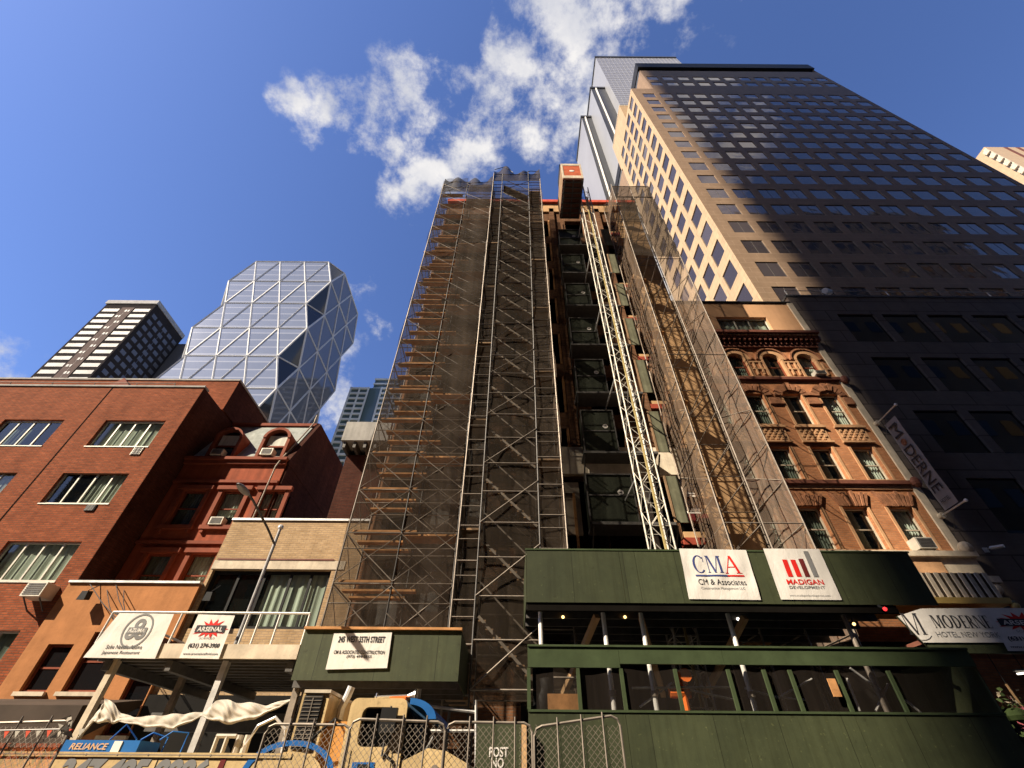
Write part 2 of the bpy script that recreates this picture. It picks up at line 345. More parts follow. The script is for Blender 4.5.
def origin_of(o):
    p = Vector((0, 0, 0))
    while o is not None: p += o.location; o = o.parent
    return p
def link_mesh(name, mb, mat, parent=None, smooth=False, at=None):
    """at: local spot of the new object; its mesh is then given relative to that spot, else in world coordinates"""
    me = bpy.data.meshes.new(name)
    off = origin_of(parent) if (parent is not None and at is None) else Vector((0, 0, 0))
    me.from_pydata([tuple(v - off) for v in mb.v], [], mb.f)
    if smooth:
        for p in me.polygons: p.use_smooth = True
    me.materials.append(mat if not isinstance(mat, str) else M[mat])
    o = bpy.data.objects.new(name, me); COL.objects.link(o)
    if parent is not None: o.parent = parent
    if at is not None: o.location = at
    return o
part = link_mesh
def tag(o, label, cat, group=None, kind=None):
    o['label'] = label; o['category'] = cat
    if group: o['group'] = group
    if kind: o['kind'] = kind
    return o
def thing(name, label, cat, loc, group=None):
    o = bpy.data.objects.new(name, None); COL.objects.link(o); o.location = loc; o.empty_display_size = 0.3
    return tag(o, label, cat, group)
def structure(name, mb, mat):
    o = link_mesh(name, mb, mat); o['kind'] = 'structure'; return o
def copy_tree(o, parent=None):
    c = o.copy(); COL.objects.link(c)
    if parent is not None: c.parent = parent
    for ch in list(o.children): copy_tree(ch, c)
    return c
def many(name, mbs, mat, parent, cap=95):
    """each shape a part of its own; past the cap the rest are one part of kind stuff"""
    for m in mbs[:cap]: part(name, m, mat, parent)
    if len(mbs) > cap:
        r = MB()
        for m in mbs[cap:]:
            n = len(r.v); r.v += m.v; r.f += [[i + n for i in f] for f in m.f]
        part(name, r, mat, parent)['kind'] = 'stuff'

# ------------------------------------------------------------------ lettering
def bfont_mesh(s, bold=0.0, shear=0.0):
    cu = bpy.data.curves.new('lettering', 'FONT'); cu.body = s; cu.offset = bold; cu.shear = shear; cu.resolution_u = 3; cu.extrude = 0.0
    ob = bpy.data.objects.new('lettering', cu)
    me = bpy.data.meshes.new_from_object(ob)
    v = [Vector(x.co) for x in me.vertices]; f = [list(p.vertices) for p in me.polygons]
    bpy.data.objects.remove(ob); bpy.data.curves.remove(cu); bpy.data.meshes.remove(me)
    return v, f
def place_letters(vf, org, right, up, w=None, h=None, out=None):
    v, f = vf
    x0 = min(p.x for p in v); x1 = max(p.x for p in v); y0 = min(p.y for p in v); y1 = max(p.y for p in v)
    right, up, org = Vector(right).normalized(), Vector(up).normalized(), Vector(org)
    sy = h / (y1 - y0) if h else w / (x1 - x0); sx = w / (x1 - x0) if w else sy
    m = MB()
    n = right.cross(up).normalized()
    m.v = [org + right * ((p.x - x0) * sx) + up * ((p.y - y0) * sy) + n * 0.0 for p in v]; m.f = [list(q) for q in f]
    return m
DRAPE = [None]
def onto(m):
    if DRAPE[0]:
        y0 = max(p.y for p in m.v)
        for p in m.v: p.y = DRAPE[0](p.x, p.z) + min(0.0, (p.y - y0)) - .006
    return m
def text(s, mat, parent, org, right, up, w=None, h=None, bold=0.0, shear=0.0, lift=0.0):
    m = onto(place_letters(bfont_mesh(s, bold, shear), org, right, up, w, h))
    for p in m.v: p.y -= lift
    return part('lettering', m, mat, parent)
def serif_vf(s, thick=0.15, thin=0.05):
    """roman capitals from thick and thin strokes with serifs"""
    V = []; Fc = []
    def quad(*p):
        n = len(V); V.extend(Vector((a[0] + X, a[1], 0)) for a in p); Fc.append(list(range(n, n + len(p))))
    def stem(x, w, y0=0.0, y1=1.0, serif=True):
        for k in range(8): quad((x, y0 + (y1 - y0) * k / 8), (x + w, y0 + (y1 - y0) * k / 8), (x + w, y0 + (y1 - y0) * (k + 1) / 8), (x, y0 + (y1 - y0) * (k + 1) / 8))
        if serif:
            for y in (y0, y1 - 0.035):
                quad((x - 0.07, y), (x, y), (x, y + 0.035), (x - 0.07, y + 0.035)); quad((x + w, y), (x + w + 0.07, y), (x + w + 0.07, y + 0.035), (x + w, y + 0.035))
    def arc(cx, cy, rx, ry, t0, t1, wx, wy, n=22):
        for k in range(n):
            a, b = t0 + (t1 - t0) * k / n, t0 + (t1 - t0) * (k + 1) / n
            o = lambda t: (cx + rx * math.cos(t), cy + ry * math.sin(t)); i = lambda t: (cx + (rx - wx) * math.cos(t), cy + (ry - wy) * math.sin(t))
            quad(o(a), o(b), i(b), i(a))
    def diag(xa, ya, xb, yb, w):
        for k in range(8):
            a, b = k / 8, (k + 1) / 8; x0, y0, x1, y1 = xa + (xb - xa) * a, ya + (yb - ya) * a, xa + (xb - xa) * b, ya + (yb - ya) * b
            quad((x0, y0), (x0 + w, y0), (x1 + w, y1), (x1, y1))
    X = 0.0; pi = math.pi
    for ch in s:
        if ch == 'C': arc(0.45, 0.5, 0.45, 0.52, 0.75, 2 * pi - 0.75, thick, thin); quad((0.76, 0.62), (0.80, 0.62), (0.80, 0.92), (0.76, 0.92)); X += 0.98
        elif ch == 'M':
            stem(0.07, thin); diag(0.10, 1.0, 0.46, 0.0, thick); diag(0.50, 0.0, 0.86, 1.0, thin); stem(0.90, thick); X += 1.24
        elif ch == 'A':
            diag(0.03, 0.0, 0.42, 1.0, thin); diag(0.70, 0.0, 0.38, 1.0, thick); quad((0.2, 0.33), (0.66, 0.33), (0.66, 0.38), (0.2, 0.38))
            quad((-0.04, 0), (0.16, 0), (0.16, 0.035), (-0.04, 0.035)); quad((0.6, 0), (0.94, 0), (0.94, 0.035), (0.6, 0.035)); X += 1.0
        elif ch == 'O': arc(0.47, 0.5, 0.47, 0.52, 0, 2 * pi, thick, thin, 36); X += 1.03
        elif ch == 'D': stem(0.07, thick); arc(0.25, 0.5, 0.6, 0.5, -pi / 2, pi / 2, thick, 0.045); quad((0.2, 0), (0.26, 0), (0.26, 0.045), (0.2, 0.045)); quad((0.2, 0.955), (0.26, 0.955), (0.26, 1), (0.2, 1)); X += 0.96
        elif ch == 'E':
            stem(0.07, thick)
            for y, w in ((0, 0.62), (0.48, 0.5), (0.955, 0.6)): quad((0.2, y), (w, y), (w, y + 0.045), (0.2, y + 0.045))
            quad((0.58, 0), (0.62, 0), (0.64, 0.2), (0.60, 0.2)); quad((0.56, 0.82), (0.60, 0.82), (0.60, 1), (0.56, 1)); X += 0.76
        elif ch == 'R': stem(0.07, thick); arc(0.3, 0.73, 0.3, 0.27, -pi / 2, pi / 2, thick * 0.9, 0.045); quad((0.2, 0.955), (0.32, 0.955), (0.32, 1), (0.2, 1)); quad((0.2, 0.46), (0.32, 0.46), (0.32, 0.505), (0.2, 0.505)); diag(0.62, 0.0, 0.30, 0.47, thick); X += 0.86
        elif ch == 'N': stem(0.07, thin); diag(0.09, 1.0, 0.66, 0.0, thick); stem(0.78, thin); X += 1.0
    return V, Fc
def serif(s, mat, parent, org, right, up, w=None, h=None, thick=0.15, thin=0.05):
    return part('lettering', onto(place_letters(serif_vf(s, thick, thin), org, right, up, w, h)), mat, parent)

# ------------------------------------------------------------------ windows
def window_parts(root, spots, w, h, mull=(), rails=(), fr=0.05, fmat='alu', gmat='clear_glass', curtains=(), rec=0.0, name='window', face='front', thick=0.07, back='dark_void', cap=100):
    """spots: lower corners (x, y, z) of the opening's inner plane; frame is the part, pane, curtain and dark room behind it are its sub-parts"""
    protos = {}
    def f3(a, b, c):
        return (a, c, b) if face == 'front' else (c, a, b)
    def bx(m, a0, a1, c0, c1, b0, b1):
        p, q = f3(a0, b0, c0), f3(a1, b1, c1); m.box(p[0], q[0], p[1], q[1], p[2], q[2])
    def make(cm):
        m = MB()
        bx(m, 0, w, -thick, 0, 0, fr); bx(m, 0, w, -thick, 0, h - fr, h); bx(m, 0, fr, -thick, 0, fr, h - fr); bx(m, w - fr, w, -thick, 0, fr, h - fr)
        for t in mull: bx(m, t * w - fr * .4, t * w + fr * .4, -thick * .85, 0, fr, h - fr)
        for t in rails: bx(m, fr, w - fr, -thick * .7, 0.002, t * h - fr * .4, t * h + fr * .4)
        g = MB(); g.poly([f3(fr * .5, fr * .5, -.03), f3(w - fr * .5, fr * .5, -.03), f3(w - fr * .5, h - fr * .5, -.03), f3(fr * .5, h - fr * .5, -.03)])
        out = [m, g]
        if cm:
            c = MB()
            n = 24
            a0, a1, b0, b1 = cm[1]
            c.grid(lambda s, t: f3((a0 + (a1 - a0) * s) * w, (b0 + (b1 - b0) * t) * h, 0.09 + 0.03 * math.sin(s * n * 2.1) * (0.7 + .3 * math.sin(s * 11))), n * 2, 1)
            out.append(c)
        return out
    for i, sp in enumerate(spots[:cap]):
        cm = curtains[i % len(curtains)] if curtains else None
        key = cm
        if key not in protos:
            ms = make(cm)
            o = part(name, ms[0], fmat, root, at=Vector(sp) - origin_of(root))
            part('pane', ms[1], gmat, o, at=(0, 0, 0))
            if cm: part('curtain', ms[2], cm[0], o, at=(0, 0, 0))
            if gmat == 'clear_glass':
                bk = MB(); bx(bk, 0, w, 0.30, 0.31, 0, h); part('room', bk, back, o, at=(0, 0, 0))
            protos[key] = o
        else:
            o = copy_tree(protos[key], root); o.location = Vector(sp) - origin_of(root)
    if len(spots) > cap:
        r = MB()
        for sp in spots[cap:]:
            p, q = f3(0, 0, -0.035), f3(w, h, -0.02)
            r.box(sp[0] + p[0], sp[0] + q[0], sp[1] + p[1], sp[1] + q[1], sp[2] + p[2], sp[2] + q[2])
        part(name, r, gmat, root)['kind'] = 'stuff'
FULL = (0.02, 0.98, 0.02, 0.98)

# ================================================================== SETTING
g = MB(); g.poly([(-3000, -3000, 0), (3000, -3000, 0), (3000, 3000, 0), (-3000, 3000, 0)]); structure('ground', g, M['concrete'])
g = MB(); g.poly([(-300, -1.4, .004), (300, -1.4, .004), (300, 9.9, .004), (-300, 9.9, .004)]); structure('road', g, M['asphalt'])
g = MB(); g.box(-300, 300, 10.15, 15.2, 0.0, .14); structure('sidewalk', g, M['concrete'])
g = MB(); g.box(-300, 300, 9.9, 10.148, 0.0, .145); structure('kerb', g, M['concrete'])
g = MB(); g.box(-300, 300, -4.0, -1.4, 0.0, .14); structure('pavement', g, M['concrete'])

WD = 15.0                                            # street wall
# ================================================================== RED BRICK APARTMENT BUILDING
def rect(u0, v0, u1, v1, D=WD):
    a, b = P(u0, v0, D), P(u1, v1, D); return (a.x, b.x, a.z, b.z)
rb = thing('brick_building', 'red brick apartment building with wide ribbon windows and a stepped rooftop wing', 'building', (-20, WD, 0))
RX = -14.32; RT = 15.1
wA = rect(86, 446, 166, 420.5); wB = rect(40, 503, 130, 473)
ww = 3.0
zr = [(12.05, 13.45), (9.25, 10.6), (6.35, 7.85), (3.4, 4.9)]
a = P(86, 446, WD); b = P(166, 420.5, WD); zr[0] = (a.z, b.z)
a = P(40, 503, WD); b = P(130, 473.5, WD); zr[1] = (a.z, b.z)
a = P(67, 581.5, WD); b = P(79, 541.5, WD); zr[2] = (a.z, b.z)
d = zr[1][0] - zr[2][0]; zr[3] = (zr[2][0] - d, zr[2][1] - d)
xr1 = (wA[0] + wA[1] - 0) / 2
xR = (P(166, 420.5, WD).x + P(149, 446, WD).x) / 2; xL = xR - (P(166, 420.5, WD).x - P(105.5, 420.5, WD).x)
xl2 = P(64, 421, WD).x
holes = []
for z0, z1 in zr:
    holes.append((xL, xR, z0, z1)); holes.append((xl2 - (xR - xL), xl2, z0, z1))
part('side_wall', MB().box(RX + .003, RX + .012, WD + .02, 23.9, 0, RT - .01), 'shaded_brick', rb)  # thin dark skin, paints the shade of the side wall
m = MB().shell(-34, RX, WD, 24, 0, RT, holes, 0.16)
part('wall', m, 'red_brick', rb)
m = MB(); sx = -18.5; m.box(sx - .03, sx + .03, WD - .006, WD + .02, 0, RT); part('control_joint', m, 'dark_void', rb)
m = MB().box(-34, RX + .04, WD - .05, WD + .3, RT + .003, RT + .09); part('coping', m, 'concrete', rb)
spots = [(h[0], WD + .16, h[2]) for h in holes]
C1 = [('curtain', M['curtain'])]
window_parts(rb, spots, xR - xL, zr[0][1] - zr[0][0], mull=(.25, .5, .75), rails=(), fr=.07, curtains=[(M['curtain'], FULL), (M['curtain_dim'], (0.02, .5, .02, .98)), (M['curtain'], (.50, .98, .02, .98)), (M['curtain_white'], (.02, .98, .35, .98)), (M['curtain'], FULL), (M['curtain_dim'], (.3, .98, .02, .98)), (M['curtain_dim'], FULL)])
for h in holes:
    m = MB().box(h[0] - .02, h[1] + .02, WD - .025, WD + .1, h[2] - .045, h[2] - .003); part('sill', m, 'alu', rb)
# rooftop wing set back
w0 = PX(239.8, 381.1, RX); wy = w0.y; wz = w0.z
wr = PX(228, 414, RX)
m = MB().box(-30, RX - .01, wy, wy + 9, RT + .1, wz); wg = part('rooftop_wing', m, 'red_brick', rb); part('wing_side', MB().box(RX - .007, RX + .003, wy + .02, wy + 8.9, RT + .1, wz - .01), 'shaded_brick', wg)  # the wing's side skin is coloured dark for shade as well
m = MB().box(-30.05, RX + .03, wy - .04, wy + 9, wz + .003, wz + .10); part('coping', m, 'concrete', wg)
m = MB(); q = P(122, 384, WD + .6)
m.prism([(q.x - 1.0, WD + .5, RT + .1), (q.x + 1.0, WD + .5, RT + .1), (q.x, WD + .5, RT + 1.05)], (0, .5, 0)); part('gable', m, 'brown_trim', rb)
m = MB()
for x in (-33, -30, -27, -24, -22, -20.0, -18, -16.2): m.bar((x, WD + .4, RT + .08), (x, WD + .4, RT + .62), .02)
m.bar((-33, WD + .4, RT + .62), (-16.2, WD + .4, RT + .62), .02); m.bar((-33, WD + .4, RT + .36), (-16.2, WD + .4, RT + .36), .015); part('railing', m, 'steel', rb)
# vents and the window air conditioner
def grille(root, x0, x1, z0, z1, y, mat='alu'):
    m = MB(); m.box(x0, x1, y - .04, y, z0, z1); o = part('vent_grille', m, mat, root)
    s = MB(); n = 5
    for i in range(n):
        z = z0 + (z1 - z0) * (i + .5) / n; s.box(x0 + .03, x1 - .03, y - .055, y - .041, z - .018, z + .018)
    for i in (1, 2): s.box(x0 + (x1 - x0) * i / 3 - .015, x0 + (x1 - x0) * i / 3 + .015, y - .06, y - .042, z0 + .02, z1 - .02)
    part('slat', s, 'steel_dark', o)
a = P(130, 455, WD); b = P(145, 447, WD); grille(rb, a.x, b.x, a.z, b.z, WD)
a = P(84, 511, WD); b = P(98, 505, WD); grille(rb, a.x, b.x, a.z, b.z, WD, 'black_metal')
def air_conditioner(c, w, h, dpt, label, group='window air conditioners', mat='alu'):
    t = thing('air_conditioner', label, 'air conditioner', c, group); x, y, z = c
    m = MB().box(x - w / 2, x + w / 2, y - dpt, y, z, z + h); part('casing', m, mat, t)
    m = MB()
    for i in range(6): m.box(x - w * .42, x + w * .42, y - dpt - .012, y - dpt - .001, z + h * (.12 + .14 * i), z + h * (.2 + .14 * i))
    part('front_grille', m, 'steel_dark', t)
    for s in (-1, 1): part('support_bracket', MB().beam((x + s * w * .4, y - dpt * .8, z - .01), (x + s * w * .4, y + .02, z - h * .8), .03, .03), 'steel_dark', t)
q = P(34, 598, WD - .3); air_conditioner((q.x, WD + .05, q.z), .62, .42, .55, 'pale boxy air conditioner jutting from the red brick wall below a ribbon window')

# ================================================================== BROWNSTONE WITH MANSARD
bs = thing('brownstone', 'dark red brownstone with a slate mansard roof and two arched dormers', 'building', (-12, 17, 0))
BY = 16.35; BX1 = -9.92; RG = 17.75
zc = P(270, 462, BY).z; ztop = P(300, 427, RG).z
cols = []
for (u0, v0, u1, v1) in ((168, 524, 193, 492), (206, 527, 234, 492), (243, 526, 268, 494)):
    a = P(u0, v0, BY); b = P(u1, v1, BY); cols.append((a.x, b.x))
wz0, wz1 = P(206, 526, BY).z, P(230, 491, BY).z; wd = .95
xs = [c[0] + .03 for c in cols]
cx = [(xs[0] + .45), xs[1] + .45, xs[2] + .5]
cx = [cx[1] - 1.62, cx[1], cx[1] + 1.62]
fl = wz1 - P(210, 554, BY).z
holes = []
for k in range(3):
    for c in cx: holes.append((c - wd / 2, c + wd / 2, wz0 - k * fl, wz1 - k * fl))
m = MB().shell(RX + .02, BX1, BY, 24, 0, zc, holes, .14); part('wall', m, 'brownstone', bs)
m = MB().box(BX1 + .003, BX1 + .1, BY + .05, 26, 0, zc + .2); part('party_wall', m, 'shaded_brick', bs)
window_parts(bs, [(h[0], BY + .14, h[2]) for h in holes], wd, wz1 - wz0, rails=(.5,), fr=.06, fmat='brown_trim', curtains=[(M['curtain_dim'], FULL), (M['curtain'], (.02, .98, .3, .98)), (M['curtain'], (.02, .98, .1, .98))])
for h in holes:
    m = MB(); x0, x1, z0, z1 = h
    m.box(x0 - .16, x0 - .003, BY - .09, BY + .02, z0, z1); m.box(x1 + .003, x1 + .16, BY - .09, BY + .02, z0, z1)
    m.box(x0 - .24, x1 + .24, BY - .16, BY + .02, z1 + .003, z1 + .17); m.box(x0 - .2, x1 + .2, BY - .13, BY + .02, z0 - .16, z0 - .003)
    for s in (x0 - .1, x1 + .02): m.box(s, s + .1, BY - .1, BY + .02, z0 - .3, z0 - .163)
    part('window_surround', m, 'brown_trim', bs)
m = MB(); m.box(RX + .03, BX1 + .05, BY - .22, BY + .25, zc + .003, zc + .14); m.box(RX + .03, BX1 + .03, BY - .12, BY - .003, zc - .16, zc); part('cornice', m, 'brown_trim', bs)
for k in (0, 1):
    z = wz1 - k * fl + .35; m = MB().box(RX + .03, BX1, BY - .1, BY - .003, z, z + .12); part('string_course', m, 'brown_trim', bs)
m = MB(); m.prism([(RX + .05, BY + .05, zc + .14), (RX + .05, RG, ztop), (RX + .05, 24, ztop), (RX + .05, 24, zc + .14)], (BX1 - RX - .2, 0, 0)); rf = part('mansard_roof', m, 'slate', bs)
m = MB().box(RX + .05, BX1 + .03, RG - .1, RG + .12, ztop + .003, ztop + .16); part('ridge_trim', m, 'brown_trim', rf)
m = MB(); m.prism([(BX1 - .15, BY - .03, zc + .16), (BX1 - .15, RG - .08, ztop + .12), (BX1 - .15, 24, ztop + .12), (BX1 - .15, 24, zc - .1), (BX1 - .15, BY - .03, zc - .1)], (.26, 0, 0)); part('gable_wall', m, 'shaded_brick', rf)  # end wall coloured near black to carry its shade
for cxd in (P(223, 449, BY + .2).x + .15, P(275, 449, BY + .2).x):
    dw = .62; z0 = zc + .16; zs = zc + 1.28; y0 = BY - .02
    m = MB(); m.box(cxd - dw, cxd - dw + .13, y0, y0 + 1.2, z0, zs); m.box(cxd + dw - .13, cxd + dw, y0, y0 + 1.2, z0, zs)
    n = 10
    for k in range(n):
        t0, t1 = math.pi * k / n, math.pi * (k + 1) / n
        pts = [(cxd + dw * math.cos(t0), y0 - .04, zs + .55 * math.sin(t0)), (cxd + dw * math.cos(t1), y0 - .04, zs + .55 * math.sin(t1)), (cxd + (dw - .13) * math.cos(t1), y0 - .04, zs + .43 * math.sin(t1)), (cxd + (dw - .13) * math.cos(t0), y0 - .04, zs + .43 * math.sin(t0))]
        m.prism(pts, (0, 1.9, 0))
    dm = part('dormer', m, 'brown_trim', rf)
    g = MB(); pts = [(cxd - dw + .15, y0 + .2, z0), (cxd + dw - .15, y0 + .2, z0)] + [(cxd + (dw - .15) * math.cos(math.pi * k / 10), y0 + .2, zs + .41 * math.sin(math.pi * k / 10)) for k in range(11)]
    g.prism(pts, (0, .03, 0)); part('dormer_pane', g, 'black_glass', rf)
    g = MB().box(cxd - dw + .2, cxd + dw - .2, y0 + .155, y0 + .197, zs - .35, zs + .2); part('dormer_blind', g, 'curtain', rf)
    g = MB().box(cxd - dw + .15, cxd + dw - .15, y0 + .13, y0 + .2, zs - .43, zs - .36); part('dormer_sash', g, 'brown_trim', rf)
q1 = P(223, 449, BY + .2).x + .15; q2 = P(275, 449, BY + .2).x
air_conditioner((q1, BY + .05, zc + .2), .5, .3, .3, 'dark air conditioner in the shaded dormer window')
air_conditioner((q2, BY + .05, zc + .2), .5, .32, .35, 'pale air conditioner in the sunlit dormer window')
air_conditioner((cx[1] - .1, BY + .12, wz0), .5, .3, .3, 'white air conditioner on the sill of the middle brownstone window')
# drain pipe on the corner
m = MB(); px = BX1 - .22
m.path([(px, BY - .3, 0.1), (px, BY - .3, zc - .4), (px, BY - .12, zc + .1), (px + .02, RG - .2, ztop + .1), (px + .02, RG - .2, ztop + .6)], .032, 8)
pp = tag(part('drain_pipe', m, 'steel'), 'galvanised drain pipe running up the corner of the dark red brownstone', 'pipe')

# ================================================================== TAN BRICK SHOP BUILDING AND STUCCO SHOP BUILDING
tb = thing('tan_brick_building', 'low tan brick building with a dark ribbon window, beside the scaffold', 'building', (-8, WD, 0))
TX0, TX1 = -10.15, -5.2; TZ = 8.68
z1 = P(290, 570, WD).z; z0 = P(280, 629, WD).z
m = MB().shell(TX0, TX1, WD, 23, 0, TZ, [(TX0 + .1, TX1 - .9, z0, z1), (TX0 + .5, TX1 - .5, .3, 3.2)], .2); part('wall', m, 'tan_brick', tb)
m = MB().box(TX0 - .03, TX1, WD - .05, WD + .3, TZ + .003, TZ + .08); part('coping', m, 'galv', tb)
m = MB().box(TX0 + .02, TX1 - .5, WD - .02, WD + .02, z1 + .02, z1 + .3); part('lintel', m, 'cream_stone', tb)
m = MB().box(TX0 + .1, TX1 - .9, WD - .035, WD - .022, z1 + .31, z1 + .36); part('flashing', m, 'dark_cornice', tb)
window_parts(tb, [(TX0 + .1, WD + .2, z0)], TX1 - TX0 - 1.0, z1 - z0, mull=(.22, .44, .66, .83), fr=.1, fmat='black_metal', curtains=[(M['curtain'], (.47, .98, .02, .98))])
m = MB().box(TX0 + .5, TX1 - .5, WD + .18, WD + .2, .3, 3.2); part('storefront', m, 'black_glass', tb)
part('shop_shade', MB().box(TX0 + .02, TX1, WD - .12, WD - .01, 0, 3.5), 'deep_shade', tb)  # dark sheet standing for the shade under the canopy
st = thing('stucco_building', 'orange stucco shop building with two tall dark windows', 'building', (-12, WD, 0))
SX0, SX1, SZ = RX + .03, TX0 - .02, 6.45
SY = WD - .12
wl = [(P(18, 692, SY).x, P(41, 692, SY).x + .12, P(30, 692, SY).z, P(60, 644, SY).z), (P(60, 692, SY).x, P(97, 692, SY).x + .1, P(60, 692, SY).z, P(110, 632, SY).z), (-10.9, -10.2, 2.6, 3.9)]
m = MB().shell(SX0 - .12, SX1, SY, 22, 0, SZ, wl + [(SX0 + .3, SX1 - .4, .3, 2.2)], .16); part('wall', m, 'orange_stucco', st)
m = MB().box(SX0 - .12, SX1, SY - .06, SY + .3, SZ + .003, SZ + .07); part('coping', m, 'galv', st)
for h in wl:
    window_parts(st, [(h[0], SY + .16, h[2])], h[1] - h[0], h[3] - h[2], rails=(.5,), fr=.06, fmat='brown_trim', gmat='black_glass')
    m = MB().box(h[0] - .05, h[1] + .05, SY - .1, SY + .1, h[2] - .1, h[2] - .003); part('sill', m, 'cream_stone', st)
m = MB().box(SX0 + .3, SX1 - .4, SY + .14, SY + .16, .3, 2.2); part('storefront', m, 'black_glass', st)
for (u, v, lab) in ((83, 599, 'small dark flood lamp on the stucco wall below the brick building'), (208, 600, 'small dark flood lamp at the stucco wall end beside the tan brick')):
    q = P(u, v, SY - .3); t = thing('wall_lamp', lab, 'lamp', (q.x, SY, q.z), 'flood lamps on the stucco wall')
    m = MB().bar((q.x, SY, SZ - .05), (q.x, SY - .3, q.z + .25), .015); part('arm', m, 'black_metal', t)
    m = MB(); m.prism([(q.x - .12, SY - .2, q.z), (q.x + .12, SY - .2, q.z), (q.x + .09, SY - .2, q.z + .26), (q.x - .09, SY - .2, q.z + .26)], (0, -.2, -.05)); part('lamp_head', m, 'black_metal', t)
m = MB()
for (ua, va, ub, vb) in ((90, 584, 118, 620), (107, 590, 114, 620), (116, 585, 124, 612), (124, 590, 125, 612)):
    a = P(ua, va, SY - .02); b = P(ub, vb, 13.2); m.path([a, a * .5 + b * .5 + Vector((0, 0, -.05)), b], .012, 5)
tag(part('guy_cable', m, 'black_metal'), 'thin black cables slung from the stucco wall down to the white railing', 'cable')
m = MB(); a0 = P(0, 703, 13.4); a1 = P(104, 702, 13.4); b0 = P(0, 732, 12.6); b1 = P(98, 730, 12.6)
m.prism([(a0.x - 3, 14.8, a0.z + .25), (a0.x - 3, 12.8, a0.z - .1), (a0.x - 3, 12.8, b0.z - .25), (a0.x - 3, 12.85, b0.z - .25), (a0.x - 3, 14.8, a0.z + .1)], (a1.x - a0.x + 3, 0, 0))
tag(part('awning', m, 'brown_awning'), 'dark brown shop awning under the orange stucco windows', 'awning')

# ================================================================== BUILDING BEHIND THE SCAFFOLD
wb = thing('stripped_building', 'old brick building under repair, stripped open between two netted scaffolds', 'building', (2, WD, 0))
WX0, WX1, WT = -5.17, 8.72, 33.7
FZ = [28.57 - 3.06 * k for k in range(7)]            # heads of the landing gates
holes = []
winL, winR, winD = [], [], []
for k in range(9):
    zt = 31.3 - 3.06 * k
    if k < 8:
        holes.append((1.62, 2.22, zt - 2.2, zt)); winL.append((1.62, WD + .3, zt - 2.2))
        holes.append((5.95, 6.95, zt - 2.0, zt - .1)); winR.append((5.95, WD + .3, zt - 2.0))
        holes.append((3.35, 4.6, zt - 2.3, zt))
    for x in (-4.55, -3.25, -1.95, -.55):
        holes.append((x, x + .85, zt - 1.9, zt)); winD.append((x, WD + .3, zt - 1.9))
holes.append((1.75, 6.9, 7.0, 10.55))
m = MB().shell(WX0, WX1, WD, 25, 0, WT, holes, .3); part('wall', m, 'work_brick', wb)
m = MB(); m.box(7.02, 8.68, WD - .14, WD - .003, 3, 32.6); part('render_panel', m, 'work_tan', wb)
m = MB(); z0, z1 = 10.6, 11.85
m.box(1.7, 6.98, WD - .2, WD - .003, z0, z1); part('spandrel_band', m, 'cream_wall', wb)
m = MB().box(WX0 + .1, WX1 - .1, WD + .5, WD + .6, 1, WT - .5); part('interior', m, 'dark_void', wb)
for (x, y, z) in winR:
    m = MB().box(5.9, 7.0, WD - .1, WD + .25, z + .01, z + .26); part('sill_beam', m, 'red_beam', wb)
    m = MB().box(5.98, 6.9, WD - .03, WD + .24, z + .28, z + .5); part('sill_board', m, 'plywood', wb)
for (x, y, z) in winL:
    m = MB(); m.box(1.60, 1.68, WD - .04, WD + .1, z, z + 2.2); m.box(2.17, 2.26, WD - .04, WD + .1, z, z + 2.2); part('window_jamb', m, 'plank', wb)
for i, x in enumerate((2.3, 5.6)):
    m = MB().box(x, x + .34, WD - .12, WD - .003, 12, 33); part('pier', m, 'work_brick', wb)
m = MB(); a, b = P(675, 478, WD + .1), P(703, 515, WD + .1)
m.grid(lambda s, t: (a.x + (b.x - a.x) * s * 1.0, WD + .2 + .02 * math.sin(t * 60), b.z + (a.z - b.z) * t), 2, 90); part('roller_blind', m, 'white_paint', wb)
m = MB().box(a.x - .1, b.x + .15, WD - .05, WD + .2, b.z - .28, b.z - .03); part('sill_beam', m, 'dark_red', wb)
m = MB().box(1.8, 2.45, WD + .1, WD + .2, 8.3, 10.4); part('boarded_panel', m, 'cream_wall', wb)
m = MB().box(4.9, 5.05, WD - .05, WD + .1, 7.2, 10.5); part('post', m, 'white_paint', wb)
m = MB().box(WX0 - .02, WX1, WD - .3, WD + .2, WT + .003, WT + .35); part('parapet', m, 'red_net', wb)
m = MB().box(1.4, 6.9, WD - .12, WD - .003, WT - 1.2, WT - .02); part('parapet_band', m, 'work_tan', wb)
k = 0
for (x, y, z) in winD:
    zz = z + 1.9; 
    if x < -1.5 and zz < 21 and (k % 3) != 1:
        m = MB(); m.grid(lambda s, t: (x + .02 + .81 * s, WD + .12 + .03 * math.sin(s * 9 + k) * math.sin(t * 7), z + .05 + 1.8 * t), 6, 6); part('plastic_sheet', m, 'white_paint', wb, smooth=True)
    k += 1
m = MB().box(.2, 8.7, WD - .25, WD - .003, 0, 4.75); part('shade_board', m, 'deep_shade', wb)  # added dark sheet in place of the shade inside the shed
# bulkhead on the party wall
bh0 = P(341, 440, 16.2); bh1 = P(374, 440, 16.2); bh2 = P(378, 422, 16.2)
m = MB(); m.box(bh0.x, bh1.x + .6, 16.2, 19.5, bh0.z, bh2.z); part('bulkhead', m, 'concrete', wb)
m = MB()
for i in range(4): x = bh0.x + .1 + (bh1.x - bh0.x) * i / 3.2; m.box(x, x + .12, 16.3, 19.4, bh0.z - .32, bh0.z - .003)
part('bulkhead_joist', m, 'steel_dark', wb)
m = MB().box(bh0.x + .15, WX0 - .05, 16.9, 19.3, 0, bh0.z - .33); part('side_wing', m, 'shaded_brick', wb)

